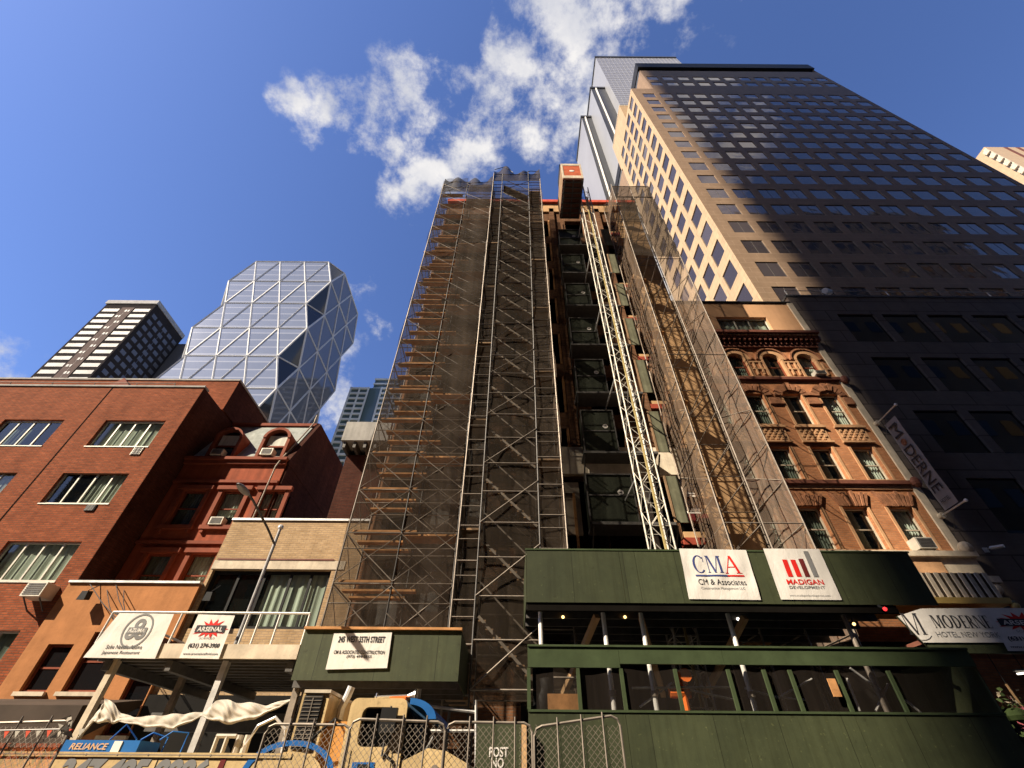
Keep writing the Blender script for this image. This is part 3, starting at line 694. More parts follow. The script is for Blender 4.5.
# landing gates of the hoist, one on every floor
ordn = ['topmost', 'second', 'third', 'fourth', 'fifth', 'sixth', 'lowest']
for k, zt in enumerate(FZ):
    big = 1.0 if k < 6 else 1.12
    zb = zt - (2.05 if k < 6 else 1.85)
    t = thing('landing_gate', f'{ordn[k]} dark green landing gate beside the hoist mast' if 0 < k < 6 else f'{ordn[k]} dark green landing gate of the hoist column', 'gate', (3.4, 14.3, zb), 'hoist landing gates')
    x0, x1 = (2.72, 4.0) if k < 6 else (2.62, 4.26)
    m = MB().box(x0, x1, 14.25, 14.32, zb, zt); part('gate_panel', m, 'gate_green', t)
    m = MB().box(x0, x0 + .05, 14.322, 14.97, zb, zt); part('side_panel', m, 'gate_green', t)
    m = MB(); m.box(x0 - .04, x0 - .003, 14.2, 14.3, zb, zt); m.box(x1 + .003, x1 + .04, 14.2, 14.3, zb, zt); m.box(x0 - .04, x1 + .04, 14.2, 14.3, zt + .003, zt + .05); m.box(x0 + .02, x1 - .02, 14.215, 14.248, zb + 1.0, zb + 1.05); part('gate_frame', m, 'steel_dark', t)
    m = MB(); cxs, czs = x0 + (x1 - x0) * .72, zb + (zt - zb) * .62
    m.prism([(cxs + .11 * math.cos(a * math.pi / 6), 14.246, czs + .11 * math.sin(a * math.pi / 6)) for a in range(12)], (0, -.006, 0)); sg = part('safety_sign', m, 'sign_white', t)
    m = MB(); m.box(cxs - .05, cxs + .05, 14.232, 14.238, czs - .015, czs + .015); part('mark', m, 'ink', sg)
    m = MB().box(2.6, 5.45, 14.05, 14.96, zb - .16, zb - .06); part('landing_platform', m, 'steel_dark', t)
    for x in (2.66, 5.5):
        m = MB(); m.beam((x, 14.1, zb - .17), (x, 14.95, zb - .9), .05, .05); part('strut', m, 'steel_dark', t)
    m = MB(); m.box(5.50, 5.95, 14.1, 14.14, zb - .05, zt - .1); part('side_screen', m, 'screen_green', t); part('rusty_edge', MB().box(5.43, 5.497, 14.08, 14.14, zb - .05, zt - .1), 'stair_plank', t)

# ================================================================== HOIST MAST AND CAR
hm = thing('hoist_mast', 'tall pale lattice mast of the construction hoist', 'hoist mast', (4.2, 12.5, 0))
mx0, mx1, my0, my1 = 3.98, 4.56, 12.25, 12.85; HT = 30.4
for (x, y) in ((mx0, my0), (mx1, my0), (mx0, my1), (mx1, my1)):
    part('mast_leg', MB().bar((x, y, 0.1), (x, y, HT), .032), 'mast', hm)
lat = MB(); z = 3.0; i = 0
while z < HT - .7:
    for (pa, pb) in (((mx0, my0), (mx1, my0)), ((mx0, my0), (mx0, my1)), ((mx1, my0), (mx1, my1)), ((mx0, my1), (mx1, my1))):
        a, b = (pa, pb) if i % 2 == 0 else (pb, pa)
        lat.bar((a[0], a[1], z), (b[0], b[1], z + .72), .013, 4); lat.bar((pa[0], pa[1], z), (pb[0], pb[1], z), .014, 4)
    z += .72; i += 1
part('lattice', lat, 'mast', hm)
m = MB().box(4.23, 4.28, my0 - .09, my0 - .03, 3, HT); part('gear_rack', m, 'rack_tan', hm)
m = MB(); m.path([(4.62, 12.9, 3), (4.66, 12.95, 15), (4.62, 12.9, HT)], .03, 5); part('power_cable', m, 'white_paint', hm)
for k in range(5):
    z = 9.2 + k * 4.6
    m = MB(); m.bar((mx0, my1, z), (3.9, 14.95, z), .035); m.bar((mx1, my1, z), (4.9, 14.95, z), .035); m.bar((mx0, my1, z), (4.9, 14.95, z), .025); part('wall_tie', m, 'galv', hm)
a = P(563, 179, 11.0); b = P(583, 179, 11.0); cb = a.z
cx0, cx1 = a.x, b.x + .05
hc = thing('hoist_car', 'brown hoist car stopped near the top of the mast, with an orange front panel', 'hoist car', ((cx0 + cx1) / 2, 12.2, cb))
m = MB().box(cx0, cx1, 11.0, 13.5, cb, cb + .12); part('floor', m, 'dark_cornice', hc)
m = MB()
for i in range(8): y = 11.15 + i * .32; m.box(cx0 + .02, cx1 - .02, y, y + .07, cb - .07, cb - .003)
for i in range(3): x = cx0 + .08 + i * (cx1 - cx0 - .2) / 2; m.box(x, x + .06, 11.05, 13.45, cb - .12, cb - .073)
part('underframe', m, 'steel_dark', hc)
m = MB().box(cx0, cx0 + .04, 11.06, 13.5, cb + .123, cb + 2.3); part('side_wall', m, 'stair_plank', hc)
m = MB().box(cx1 - .04, cx1, 11.06, 13.5, cb + .123, cb + 2.3); part('side_wall', m, 'stair_plank', hc)
m = MB().box(cx0 + .1, cx1 - .1, 11.0, 11.04, cb + .5, cb + 2.0); fp = part('front_panel', m, 'car_panel', hc)
m = MB(); m.sphere(((cx0 + cx1) / 2, 10.99, cb + 1.2), .16, 10, 6, 1, .08, .8); part('badge', m, 'sign_white', fp)
m = MB(); m.box(cx0, cx0 + .1, 10.98, 11.06, cb + .123, cb + 2.3); m.box(cx1 - .1, cx1, 10.98, 11.06, cb + .123, cb + 2.3); m.box(cx0 + .1, cx1 - .1, 10.98, 11.06, cb + .123, cb + .48); m.box(cx0 + .1, cx1 - .1, 10.98, 11.06, cb + 2.02, cb + 2.3); part('front_frame', m, 'cream_stone', hc)
m = MB(); m.box(cx0 + .0, cx1 - .25, 11.4, 12.6, cb + 2.32, cb + 3.3); part('motor_housing', m, 'black_metal', hc)
m = MB(); m.box(cx1, mx0, 12.2, 12.9, cb + .3, cb + .5); m.box(cx1, mx0, 12.2, 12.9, cb + 1.8, cb + 2.0); part('guide_roller', m, 'steel_dark', hc)

# ================================================================== SCAFFOLDS
def net(name, root, f, nu, nv, mat, amp=.05):
    rnd = random.Random(sum(map(ord, name)) + nu)
    ph = [rnd.uniform(0, 6.3) for _ in range(6)]
    def q(s, t):
        p, n = f(s, t)
        return Vector(p) + Vector(n) * amp * (math.sin(s * 9 + ph[0]) * .5 + math.sin(t * 23 + ph[1] + s * 3) * .7 + math.sin(t * 61 + ph[2]) * .6 + math.sin(t * 127 + s * 5 + ph[3]) * .5 * math.sin(s * 3.1))
    return part(name, MB().grid(q, nu, nv), mat, root, smooth=True)

# --- left scaffold: open planked lifts beside a netted bay
ls = thing('plank_scaffold', 'tall scaffold with orange plank decks and dark netting, beside the tan brick building', 'scaffold', (-3.4, 13.8, .14))
LX = (-5.12, -3.45, -1.75); LY = (12.95, 14.75); LT = 32.2
for x in LX:
    for y in LY: part('post', MB().bar((x, y, .2), (x, y, LT + random.uniform(0, .9)), .026), 'steel_dark' if x > -5 else 'steel', ls)
lev = [4.42 + 1.475 * k for k in range(19)]
pl, lg, br = [], [], []
for k, z in enumerate(lev):
    z += random.uniform(-.03, .03)
    for y in (12.98, 13.75, 14.4):
        pl.append(MB().box(LX[0] - random.uniform(-.15, .1), LX[1] + random.uniform(-.25, .55), y, y + .24, z, z + .06))
    if k % 2 == 0: pl.append(MB().box(LX[1], LX[2] - .1, 13.3, 13.9, z + .02, z + .08))
    for y in LY: lg.append(MB().bar((LX[0], y, z - .05), (LX[2], y, z - .05), .022, 5))
    for x in LX: lg.append(MB().bar((x, LY[0], z - .06), (x, LY[1], z - .06), .022, 5))
    lg.append(MB().bar((LX[0], LY[0], z + .95), (LX[2], LY[0], z + .95), .018, 5))
    for i in (0, 1):
        a, b = LX[i], LX[i + 1]
        br.append(MB().bar((a, LY[0] - .03, z), (b, LY[0] - .03, z + 1.4), .013, 4)); br.append(MB().bar((b, LY[0] - .05, z), (a, LY[0] - .05, z + 1.4), .013, 4))
        if i == 1: br.append(MB().bar((a, LY[0] - .04, z + .7), (b, LY[0] - .04, z - .6), .012, 4)); br.append(MB().bar((a, LY[1] - .6, z), (b, LY[1] - .6, z + 1.4), .013, 4))
        if i == 1 or k % 2: br.append(MB().bar((b, LY[1], z), (a, LY[1], z + 1.4), .013, 4))
    br.append(MB().bar((LX[2], LY[0], z), (LX[2], LY[1], z + 1.4), .013, 4)); br.append(MB().bar((LX[0], LY[1], z), (LX[0], LY[0], z + 1.4), .013, 4))
    br.append(MB().bar((LX[1], LY[0], z), (LX[1], LY[1], z + 1.4), .013, 4))
many('plank', pl, M['plank'], ls); many('ledger', lg, M['steel'], ls); many('cross_brace', br, M['steel'], ls)
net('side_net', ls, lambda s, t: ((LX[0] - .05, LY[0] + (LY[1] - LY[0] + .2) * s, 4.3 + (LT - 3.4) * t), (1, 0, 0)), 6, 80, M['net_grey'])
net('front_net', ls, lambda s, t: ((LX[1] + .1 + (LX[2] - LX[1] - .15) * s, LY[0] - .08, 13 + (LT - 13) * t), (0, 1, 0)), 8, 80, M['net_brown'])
net('thin_net', ls, lambda s, t: ((LX[0] + (LX[1] - LX[0]) * s, LY[0] - .07, 4.4 + (LT - 3.4) * t), (0, 1, 0)), 8, 90, M['net_sparse'])
net('lower_net', ls, lambda s, t: ((LX[1] + .1 + (LX[2] - LX[1] - .15) * s, LY[0] - .08, 4.4 + 8.6 * t), (0, 1, 0)), 8, 40, M['net_thin'])
net('back_net', ls, lambda s, t: ((LX[0] + .1 + (LX[2] - LX[0] - .1) * s, LY[1] + .06, 4.5 + (LT - 5) * t), (0, 1, 0)), 8, 60, M['net_brown'])

# --- stair tower
ss = thing('stair_scaffold', 'netted scaffold stair tower with zigzag flights, in front of the stripped brick building', 'scaffold', (0, 12.6, .14))
TXs = (-1.62, -1.02, .72, 1.5); TY = (12.25, 13.9); TT = 32.4
for x in TXs:
    for y in TY: part('post', MB().bar((x, y, .2), (x, y, TT + random.uniform(.0, .6)), .025 if y < 13 else .024), 'steel' if x in (TXs[0], TXs[3]) and y < 13 else 'steel_dark', ss)
lg, br, st_, tr = [], [], [], []
z = 3.2; k = 0
while z < TT - 1:
    for off, (xa, xb) in ((0, (TXs[0], TXs[1])), (.35, (TXs[2], TXs[3])), (.1, (TXs[1], TXs[2]))):
        lg.append(MB().bar((xa, TY[0], z + off), (xb, TY[0], z + off), .024, 5))
        if xb != TXs[2]: lg.append(MB().bar((xa, TY[0], z + off + .62), (xb, TY[0], z + off + .62), .016, 5))
        lg.append(MB().bar((xa, TY[1], z + off), (xb, TY[1], z + off), .02, 5))
    if k % 2 == 0:
        lg.append(MB().bar((TXs[0], TY[0], z), (TXs[0], TY[1], z), .02, 5)); lg.append(MB().bar((TXs[3], TY[0], z), (TXs[3], TY[1], z), .02, 5))
        tr.append(MB().box(TXs[0] + .04, TXs[1] - .04, TY[0] + .1, TY[1] - .2, z - .08, z - .02) if k % 4 == 0 else MB().box(TXs[2] + .04, TXs[3] - .04, TY[0] + .1, TY[1] - .2, z + .3, z + .36))
        for y, up in ((TY[0] + .35, 1), (TY[0] + .8, 1)):
            st_.append(MB().beam((TXs[1] + .08, y, z + 1.75), (TXs[2] - .05, y, z + .15), .04, .07))
        st_.append(MB().bar((TXs[1] + .08, TY[0] + .3, z + 2.6), (TXs[2] - .05, TY[0] + .3, z + 1.0), .022, 5))
        s = MB()
        for i in range(8):
            f = (i + .5) / 8; x = TXs[1] + .08 + (TXs[2] - TXs[1] - .13) * f; zz = z + 1.75 - 1.6 * f; s.box(x - .1, x + .1, TY[0] + .36, TY[0] + .8, zz - .02, zz + .02)
        tr.append(s)
        br.append(MB().bar((TXs[1], TY[0] - .03, z + .1), (TXs[2], TY[0] - .03, z + 1.5), .018, 4))
        br.append(MB().bar((TXs[2], TY[1], z + .1), (TXs[1], TY[1], z + 1.7), .018, 4))
        br.append(MB().bar((TXs[0], TY[1], z), (TXs[0], TY[0], z + 1.6), .018, 4))
    z += 1.02; k += 1
many('ledger', lg, M['steel'], ss); many('cross_brace', br, M['steel'], ss); many('stair_stringer', st_, M['steel'], ss); many('stair_tread', tr, M['stair_plank'], ss)
net('back_net', ss, lambda s, t: ((TXs[0] + (TXs[3] - TXs[0]) * s, TY[1] + .07, 3.2 + (TT - 3.0) * t), (0, 1, 0)), 10, 80, M['net_brown'])
net('front_net', ss, lambda s, t: ((TXs[0] + (TXs[3] - TXs[0]) * s, TY[0] + .95, 3.2 + (TT - 3.0) * t), (0, 1, 0)), 10, 80, M['net_thin'])
net('outer_net', ss, lambda s, t: ((TXs[0] + (TXs[3] - TXs[0]) * s, TY[0] + .07, 3.2 + (TT - 3.0) * t), (0, 1, 0)), 10, 80, M['net_sparse'])
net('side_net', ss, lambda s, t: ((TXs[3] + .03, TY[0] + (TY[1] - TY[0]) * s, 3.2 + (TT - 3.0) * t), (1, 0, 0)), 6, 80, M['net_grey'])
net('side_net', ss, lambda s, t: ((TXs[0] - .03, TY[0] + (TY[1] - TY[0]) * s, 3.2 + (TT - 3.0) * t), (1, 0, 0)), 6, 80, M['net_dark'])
# loose netting over both tops
def loose(root, x0, x1, y, z0, hs, mat):
    n = len(hs) - 1
    def f(s, t):
        i = min(int(s * n), n - 1); h = hs[i] + (hs[i + 1] - hs[i]) * (s * n - i)
        return Vector((x0 + (x1 - x0) * s, y + .18 * math.sin(s * 17) * t, z0 + (h - z0) * t))
    part('loose_net', MB().grid(f, 40, 6), mat, root, smooth=True)
loose(ls, LX[0], LX[2], LY[0] - .02, LT - 1, [LT + 1.1, LT + .9, LT + 1.0, LT + .7, LT + 1.2], M['net_dark'])
loose(ss, TXs[0], TXs[3], TY[0] + .02, TT - 1, [TT + .6, TT + 1.2, TT + .7, TT + .2, TT + .5, TT + .55], M['net_dark'])
m = MB()
for (xa, za, xb, zb) in ((-1.6, TT + .8, -.9, TT + 1.3), (-.9, TT + 1.3, -.3, TT + .3), (.1, TT + .1, .9, TT + .6), (.9, TT + .6, 1.5, TT + .5), (-1.6, TT, 1.5, TT)): m.bar((xa, TY[0], za), (xb, TY[0], zb), .022, 5)
part('top_rail', m, 'steel_dark', ss)
m = MB()
for (xa, za, xb, zb) in ((LX[0], LT + .6, LX[1], LT + .6), (LX[0], LT, LX[1] - .8, LT + .8), (LX[0] + .7, LT - 1.4, LX[0], LT + .6), (LX[1], LT + .4, LX[2], LT + .7), (LX[1] - .5, LT - .8, LX[1] + .3, LT + .5)): m.bar((xa, LY[0], za), (xb, LY[0], zb), .022, 5)
part('top_rail', m, 'steel_dark', ls)

# --- right scaffold
rs = thing('netted_scaffold', 'slim scaffold with pale netting on its sides, beside the orange brick hotel', 'scaffold', (7.5, 13.7, .14))
RXs = (6.28, 7.45, 8.7); RY = (12.5, 14.75); RTT = 31.2
for x in RXs:
    for y in RY: part('post', MB().bar((x, y, .2), (x, y, RTT + random.uniform(0, 3.2)), .026), 'steel', rs)
lg, br, pk = [], [], []
for k in range(19):
    z = 4.6 + 1.475 * k
    for y in RY: lg.append(MB().bar((RXs[0], y, z), (RXs[2], y, z), .02, 5)) if (y > 13 or k % 5 == 2) else None
    for x in RXs: lg.append(MB().bar((x, RY[0], z), (x, RY[1], z), .022, 5))
    lg.append(MB().bar((RXs[0], RY[0], z + .9), (RXs[0], RY[1], z + .9), .018, 5))
    (k % 3 == 0) and pk.append(MB().box(RXs[0] + .05, RXs[1] - .3, 13.8, 14.3, z + .03, z + .09))
    for x in (RXs[0], RXs[2]) if k % 2 else ():
        br.append(MB().bar((x, RY[0], z), (x, RY[1], z + 1.4), .018, 4)); br.append(MB().bar((x + .03, RY[1], z), (x + .03, RY[0], z + 1.4), .018, 4))
    if k % 2 == 0: br.append(MB().bar((RXs[1], RY[1], z), (RXs[2], RY[1], z + 1.4), .018, 4))
many('ledger', lg, M['steel'], rs); many('cross_brace', br, M['steel'], rs); many('plank', pk, M['plank'], rs)
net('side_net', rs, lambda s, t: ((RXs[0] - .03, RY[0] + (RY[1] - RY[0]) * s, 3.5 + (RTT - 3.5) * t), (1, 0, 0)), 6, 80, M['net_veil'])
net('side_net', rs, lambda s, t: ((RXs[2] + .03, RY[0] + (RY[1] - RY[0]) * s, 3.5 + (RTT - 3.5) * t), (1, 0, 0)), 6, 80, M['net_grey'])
net('front_net', rs, lambda s, t: ((RXs[0] + (RXs[2] - RXs[0]) * s, RY[0] - .04, 22.5 + (RTT - 22.5) * t), (0, 1, 0)), 8, 40, M['net_brown'])
loose(rs, RXs[0], RXs[2], RY[1], RTT - .4, [RTT + 2.6, RTT + 3.2, RTT + 2.9, RTT + 3.3, RTT + 2.4], M['net_thin'])
m = MB()
for i in range(6): m.bar((random.uniform(RXs[0], RXs[2]), RY[0], RTT - .3), (random.uniform(RXs[0], RXs[2]), RY[1], RTT + random.uniform(1, 3)), .015, 4)
m.bar((RXs[0], RY[0], RTT - 1.6), (RXs[2], RY[0], RTT - 1.6), .03); m.bar((RXs[0] + .02, RY[0], RTT), (RXs[2], RY[0], RTT), .03); part('top_rail', m, 'steel', rs)

# ================================================================== ORANGE BRICK HOTEL
ht = thing('hotel_building', 'orange brick hotel with arched windows, a dark cornice and a stone corner strip', 'building', (12, WD, 0))
HX0, HX1, HT_ = 8.76, 15.2, 21.85
hc_ = (9.1, 10.84, 12.57, 14.26); hw = .9
rowz = [(16.05, 17.68), (13.2, 15.02), (10.53, 12.08), (7.78, 9.4)]
holes = [(c - hw / 2, c + hw / 2, z0, z1) for (z0, z1) in rowz for c in hc_]
m = MB().shell(HX0, HX1, WD, 27, 0, 18.6, holes + [(9.4, 14.6, .4, 3.4)], .22); part('wall', m, 'hotel_brick', ht)
m = MB().box(9.4, 14.6, WD + .2, WD + .22, .4, 3.4); part('storefront', m, 'black_glass', ht)
part('ground_floor_shade', MB().box(HX0 + .02, 13.2, WD - .3, WD - .01, 0, 4.9), 'deep_shade', ht)  # added dark sheet, shade over the hotel's ground floor brick
m = MB().shell(HX0, HX1 + .2, WD + .02, 27, 18.603, HT_, [(10.85, 13.6, 19.55, 20.62)], .2); part('attic_wall', m, 'hotel_stucco', ht)
m = MB().box(HX0 - .02, HX1 + .22, WD - .06, WD + .3, HT_ + .003, HT_ + .1); part('coping', m, 'black_metal', ht)
window_parts(ht, [(10.85, WD + .22, 19.55)], 2.75, 1.07, mull=(.36, .64), fr=.06, fmat='alu', curtains=[(M['curtain'], FULL)], name='attic_window')
for i, (z0, z1) in enumerate(rowz):
    window_parts(ht, [(c - hw / 2, WD + .22, z0) for c in hc_], hw, z1 - z0, rails=(.5,), fr=.055, fmat='cream_stone' if i else 'brown_trim', curtains=[(M['curtain_white'], (.02, .98, 0.02, .98)), (M['curtain_dim'], (.02, .98, .02, .98)), (M['curtain_white'], (.02, .6, .02, .98))])
# cornice with brackets
m = MB(); m.box(HX0, HX1 + .15, WD - .55, WD + .02, 18.72, 18.88); m.box(HX0, HX1 + .1, WD - .42, WD + .015, 18.56, 18.717); m.box(HX0, HX1, WD - .16, WD - .003, 18.03, 18.557); cn = part('cornice', m, 'dark_cornice', ht)
m = MB(); x = HX0 + .12; m.box(HX0, HX1, WD - .175, WD - .163, 18.16, 18.55)
while x < HX1 - .05: m.box(x, x + .1, WD - .36, WD - .163, 18.36, 18.55); m.box(x + .02, x + .08, WD - .24, WD - .163, 18.16, 18.355); x += .26
part('dentil_moulding', m, 'dark_cornice', cn)
m = MB(); x = HX0 + .1; m.box(HX0, HX1 + .1, WD - .44, WD - .423, 18.62, 18.66)
while x < HX1 - .1: m.sphere((x, WD - .43, 18.64), .05, 6, 4); x += .2
part('bead_moulding', m, 'hotel_stone', cn)
# attic arcade: stone arches, colonnettes
def arch(cx, zs, r, R_, y0, y1, n=14):
    m = MB()
    for k in range(n):
        t0, t1 = math.pi * k / n, math.pi * (k + 1) / n
        m.prism([(cx + R_ * math.cos(t0), y0, zs + R_ * math.sin(t0)), (cx + R_ * math.cos(t1), y0, zs + R_ * math.sin(t1)), (cx + r * math.cos(t1), y0, zs + r * math.sin(t1)), (cx + r * math.cos(t0), y0, zs + r * math.sin(t0))], (0, y1 - y0, 0))
    return m
for c in hc_:
    m = arch(c, 17.22, .44, .68, WD - .05, WD + .19); o = part('arch', m, 'hotel_stone', ht)
    part('hood_moulding', arch(c, 17.22, .69, .78, WD - .11, WD + .01), 'hotel_rough', o)
    for e in (-.54, .44): part('pilaster', MB().box(c + e, c + e + .1, WD - .05, WD + .1, 16.05, 17.2), 'hotel_stone', o)
for a, b in zip(hc_, hc_[1:]):
    m = MB(); cxm = (a + b) / 2
    for dx in (-.18, .12): m.box(cxm + dx, cxm + dx + .07, WD - .07, WD - .003, 16.2, 17.0)
    m.box(cxm - .28, cxm + .28, WD - .06, WD - .004, 16.55, 16.63); m.box(cxm - .28, cxm + .28, WD - .06, WD - .004, 17.02, 17.1); part('panel_moulding', m, 'hotel_stone', ht)
cxm = 14.98
m = MB(); m.box(cxm - .12, cxm - .05, WD - .07, WD - .003, 16.2, 17.0); m.box(cxm - .2, cxm + .16, WD - .06, WD - .004, 16.55, 16.63); part('panel_moulding', m, 'hotel_stone', ht)
def course(z0, z1, d, mat): part('string_course', MB().box(HX0, HX1 + .05, WD - d, WD - .003, z0, z1), mat, ht)
course(15.82, 15.98, .14, 'dark_cornice'); course(15.99, 16.04, .10, 'hotel_stone'); course(10.30, 10.45, .16, 'dark_cornice'); course(10.12, 10.297, .05, 'hotel_stone')
rnd = random.Random(5)
for c in hc_:
    # rough voussoirs over the third floor, flat arch stones over the first
    m = MB(); n = 9
    for k in range(n):
        t0, t1 = math.pi * (k + .13) / n, math.pi * (k + .87) / n; r0, r1 = .47, .80 + rnd.uniform(-.04, .06); d = rnd.uniform(.06, .12)
        m.prism([(c + r0 * 1.02 * math.cos(t0), WD - d, 14.82 + r0 * .75 * math.sin(t0)), (c + r1 * math.cos(t0), WD - d, 14.82 + r1 * .95 * math.sin(t0)), (c + r1 * math.cos(t1), WD - d, 14.82 + r1 * .95 * math.sin(t1)), (c + r0 * 1.02 * math.cos(t1), WD - d, 14.82 + r0 * .75 * math.sin(t1))], (0, d + .05, 0))
    part('rough_arch', m, 'hotel_rough', ht)
    m = MB(); n = 9
    for k in range(n):
        s = (k + .5) / n - .5; x0 = c + s * 1.05; x1 = c + s * 1.55; h = rnd.uniform(.42, .62); d = rnd.uniform(.05, .1)
        m.prism([(x0 - .042, WD - d, 9.42), (x0 + .042, WD - d, 9.42), (x1 + .055, WD - d, 9.42 + h), (x1 - .055, WD - d, 9.42 + h)], (0, d - .003, 0))
    part('flat_arch', m, 'hotel_rough', ht)
    m = MB(); m.box(c - .62, c + .62, WD - .03, WD - .003, 12.3, 13.1); m.box(c - .66, c + .66, WD - .12, WD - .031, 13.03, 13.12); m.box(c - .66, c + .66, WD - .12, WD - .031, 12.26, 12.34)
    for i in range(9):
        for j in range(4):
            if (i + j) % 2: m.box(c - .52 + i * .115, c - .42 + i * .115, WD - .07, WD - .031, 12.42 + j * .14, 12.53 + j * .14)
    part('lattice_panel', m, 'hotel_stone', ht)
    for (z0, z1) in rowz[1:]:
        m = MB(); m.box(c - .55, c - .452, WD - .04, WD + .05, z0, z1); m.box(c + .452, c + .55, WD - .04, WD + .05, z0, z1); m.box(c - .58, c + .58, WD - .09, WD + .08, z0 - .1, z0 - .003); part('window_surround', m, 'hotel_stone', ht)
for a, b in zip(hc_, hc_[1:]):
    m = MB(); m.box((a + b) / 2 - .3, (a + b) / 2 + .3, WD - .1, WD - .003, 14.35, 14.52); m.box((a + b) / 2 - .26, (a + b) / 2 + .26, WD - .06, WD - .003, 14.523, 14.75); part('impost', m, 'hotel_rough', ht)
part('impost', MB().box(14.8, 15.18, WD - .1, WD - .003, 14.35, 14.75), 'hotel_rough', ht)
m = MB().box(HX1 + .003, HX1 + .3, WD - .06, 27, 0, HT_ - .05); part('corner_strip', m, 'cream_stone', ht)
for z in (18.6, 15.75, 10.35): part('corner_scroll', MB().sphere((HX1 + .14, WD - .2, z), .2, 8, 6, 1, .8, 1.1), 'dark_cornice', ht)
# stone entrance
m = MB(); m.box(HX0, HX1 + .3, WD - .45, WD - .07, 7.42, 7.6); m.box(HX0, HX1 + .25, WD - .3, WD - .003, 6.75, 7.417); m.box(HX0, HX1 + .35, WD - .55, WD - .07, 6.55, 6.747); part('entablature', m, 'cream_stone', ht)
for i, z in enumerate((7.75, 6.4)): part('finial', MB().sphere((HX1 + .12, WD - .35, z), .2, 10, 7), 'cream_stone', ht)
m = MB(); m.box(13.2, 14.2, WD - .34, WD - .303, 6.85, 7.3); part('carved_panel', m, 'hotel_stone', ht)
air_conditioner((P(920, 548, WD).x - .1, WD - .05, 7.68), .6, .38, .4, 'pale air conditioner on the ledge above the stone hotel entrance')
air_conditioner((hc_[3] + .1, WD + .02, 16.06), .5, .22, .3, 'white air conditioner in the arched hotel window next to the corner strip')
# striped canopy box
aw = thing('striped_canopy', 'hotel entrance canopy box with brown and cream stripes and a gold lower edge', 'canopy', (12, 13.5, 5.3))
ya = 13.0; xa, xb = 9.2, P(1003, 600, ya).x; zA, zB = P(960, 573, ya).z, P(960, 599, ya).z; n = 38
part('box_body', MB().box(xa, xb, ya, WD - .61, zB, zA), 'dark_cornice', aw)
m1, m2 = MB(), MB()
for k in range(n):
    a = xa + (xb - xa) * k / n; (m1 if k % 2 else m2).box(a, a + (xb - xa) / n - .004, ya - (.05 if k % 2 else .02), ya - .003, zB + .01, zA - .01)
part('cream_stripe', m1, 'cream_stone', aw); part('brown_stripe', m2, 'brown_awning', aw)
part('gold_edge', MB().box(xa - .06, xb + .06, ya - .16, WD - .62, zB - .16, zB - .003), 'gold', aw)
# vertical cloth banner between two poles
vb = thing('vertical_banner', 'long grey cloth banner with dark letters, hung between two poles from the hotel corner', 'banner', (15.5, 14.3, 9))
for (u, v, u2, v2) in ((868, 430, 895, 408), (928, 523, 964, 503)):
    a, b = PX(u, v, 15.5), PX(u2, v2, 15.5); zz = (a.z + b.z) / 2
    m = MB().bar((15.5, 14.99, zz), (15.5, b.y - .1, zz), .03); part('pole', m, 'galv', vb)
    part('pole_finial', MB().sphere((15.5, b.y - .12, zz), .06, 8, 6), 'white_paint', vb); part('pole_socket', MB().bar((15.5, 14.99, zz), (15.5, 14.8, zz), .11, 10), 'cream_stone', vb)
    m = MB(); m.bar((15.5, 14.95, zz - .8), (15.5, 14.3, zz), .012, 4); part('stay_wire', m, 'steel_dark', vb)
bz0, bz1 = 9.1, 12.95; by0, by1 = 13.98, 14.64
m = MB(); m.grid(lambda s, t: (15.5 + .012 * math.sin(t * 14 + s * 2), by0 + (by1 - by0) * s, bz0 + (bz1 - bz0) * t), 8, 30); cl = part('cloth', m, 'banner_grey', vb, smooth=True)
def btext(s, z, h, w): text(s, M['ink'], cl, (15.455, by1 - .11, z), (0, 0, -1), (0, -1, 0), w, h, .0)
btext('M', bz1 - .22, .43, .58); btext('DERNE', bz1 - 1.3, .43, 1.95)
m = MB().prism([(15.455, 14.31 + .13 * math.cos(a * .785), bz1 - 1.08 + .15 * math.sin(a * .785)) for a in range(8)], (-.004, 0, 0)); part('emblem', m, 'hotel_rough', cl)
text('HOTEL', M['ink'], cl, (15.455, by1 - .13, bz0 + .2), (0, -1, 0), (0, 0, 1), .42, .14, .01)

# ================================================================== DARK OFFICE TOWER
ot = thing('office_tower', 'big granite office tower with a grid of dark windows, set back above its dark base', 'building', (35, 20.5, 0))
TX, TD = 19.12, 20.5
cw, cp_, rp = 2.0, 2.78, 3.65
wins = []
for k in range(-3, 19):
    z = 29.3 + rp * k
    for c in range(13): wins.append((20.47 + cp_ * c, z))
holes = [(x, x + cw, z, z + 2.22) for x, z in wins if z < 85 or x > 23]
m = MB(); f = lambda a, b, c: (a, TD + c, b)
m.wall(f, TX, 56.4, 0, 89.2, [h for h in holes if h[3] < 89], .10)
m.wall(f, 22.9, 56.4, 89.2, 101.5, [h for h in holes if h[2] > 89.2], .10)
m.poly([(56.4, TD, 0), (56.4, 60, 0), (56.4, 60, 105.5), (56.4, TD, 105.5)]); m.poly([(22.9, TD, 89.2), (22.9, 60, 89.2), (22.9, 60, 101.5), (22.9, TD, 101.5)])
m.poly([(22.9, TD, 101.5), (56.4, TD, 101.5), (56.4, 60, 101.5), (22.9, 60, 101.5)]); m.poly([(TX, TD, 89.2), (22.9, TD, 89.2), (22.9, 32, 89.2), (TX, 32, 89.2)])
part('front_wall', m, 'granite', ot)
m = MB().box(22.85, 56.6, TD - .25, 60, 103.2, 106.2); part('roof_parapet', m, 'black_metal', ot)
m = MB().box(22.95, 56.5, TD + .4, 60, 101.55, 103.2); part('louvre_band', m, 'black_glass', ot)
near = sorted([(h[0], TD + .10, h[2]) for h in holes], key=lambda p: p[2] + p[0] * .35)
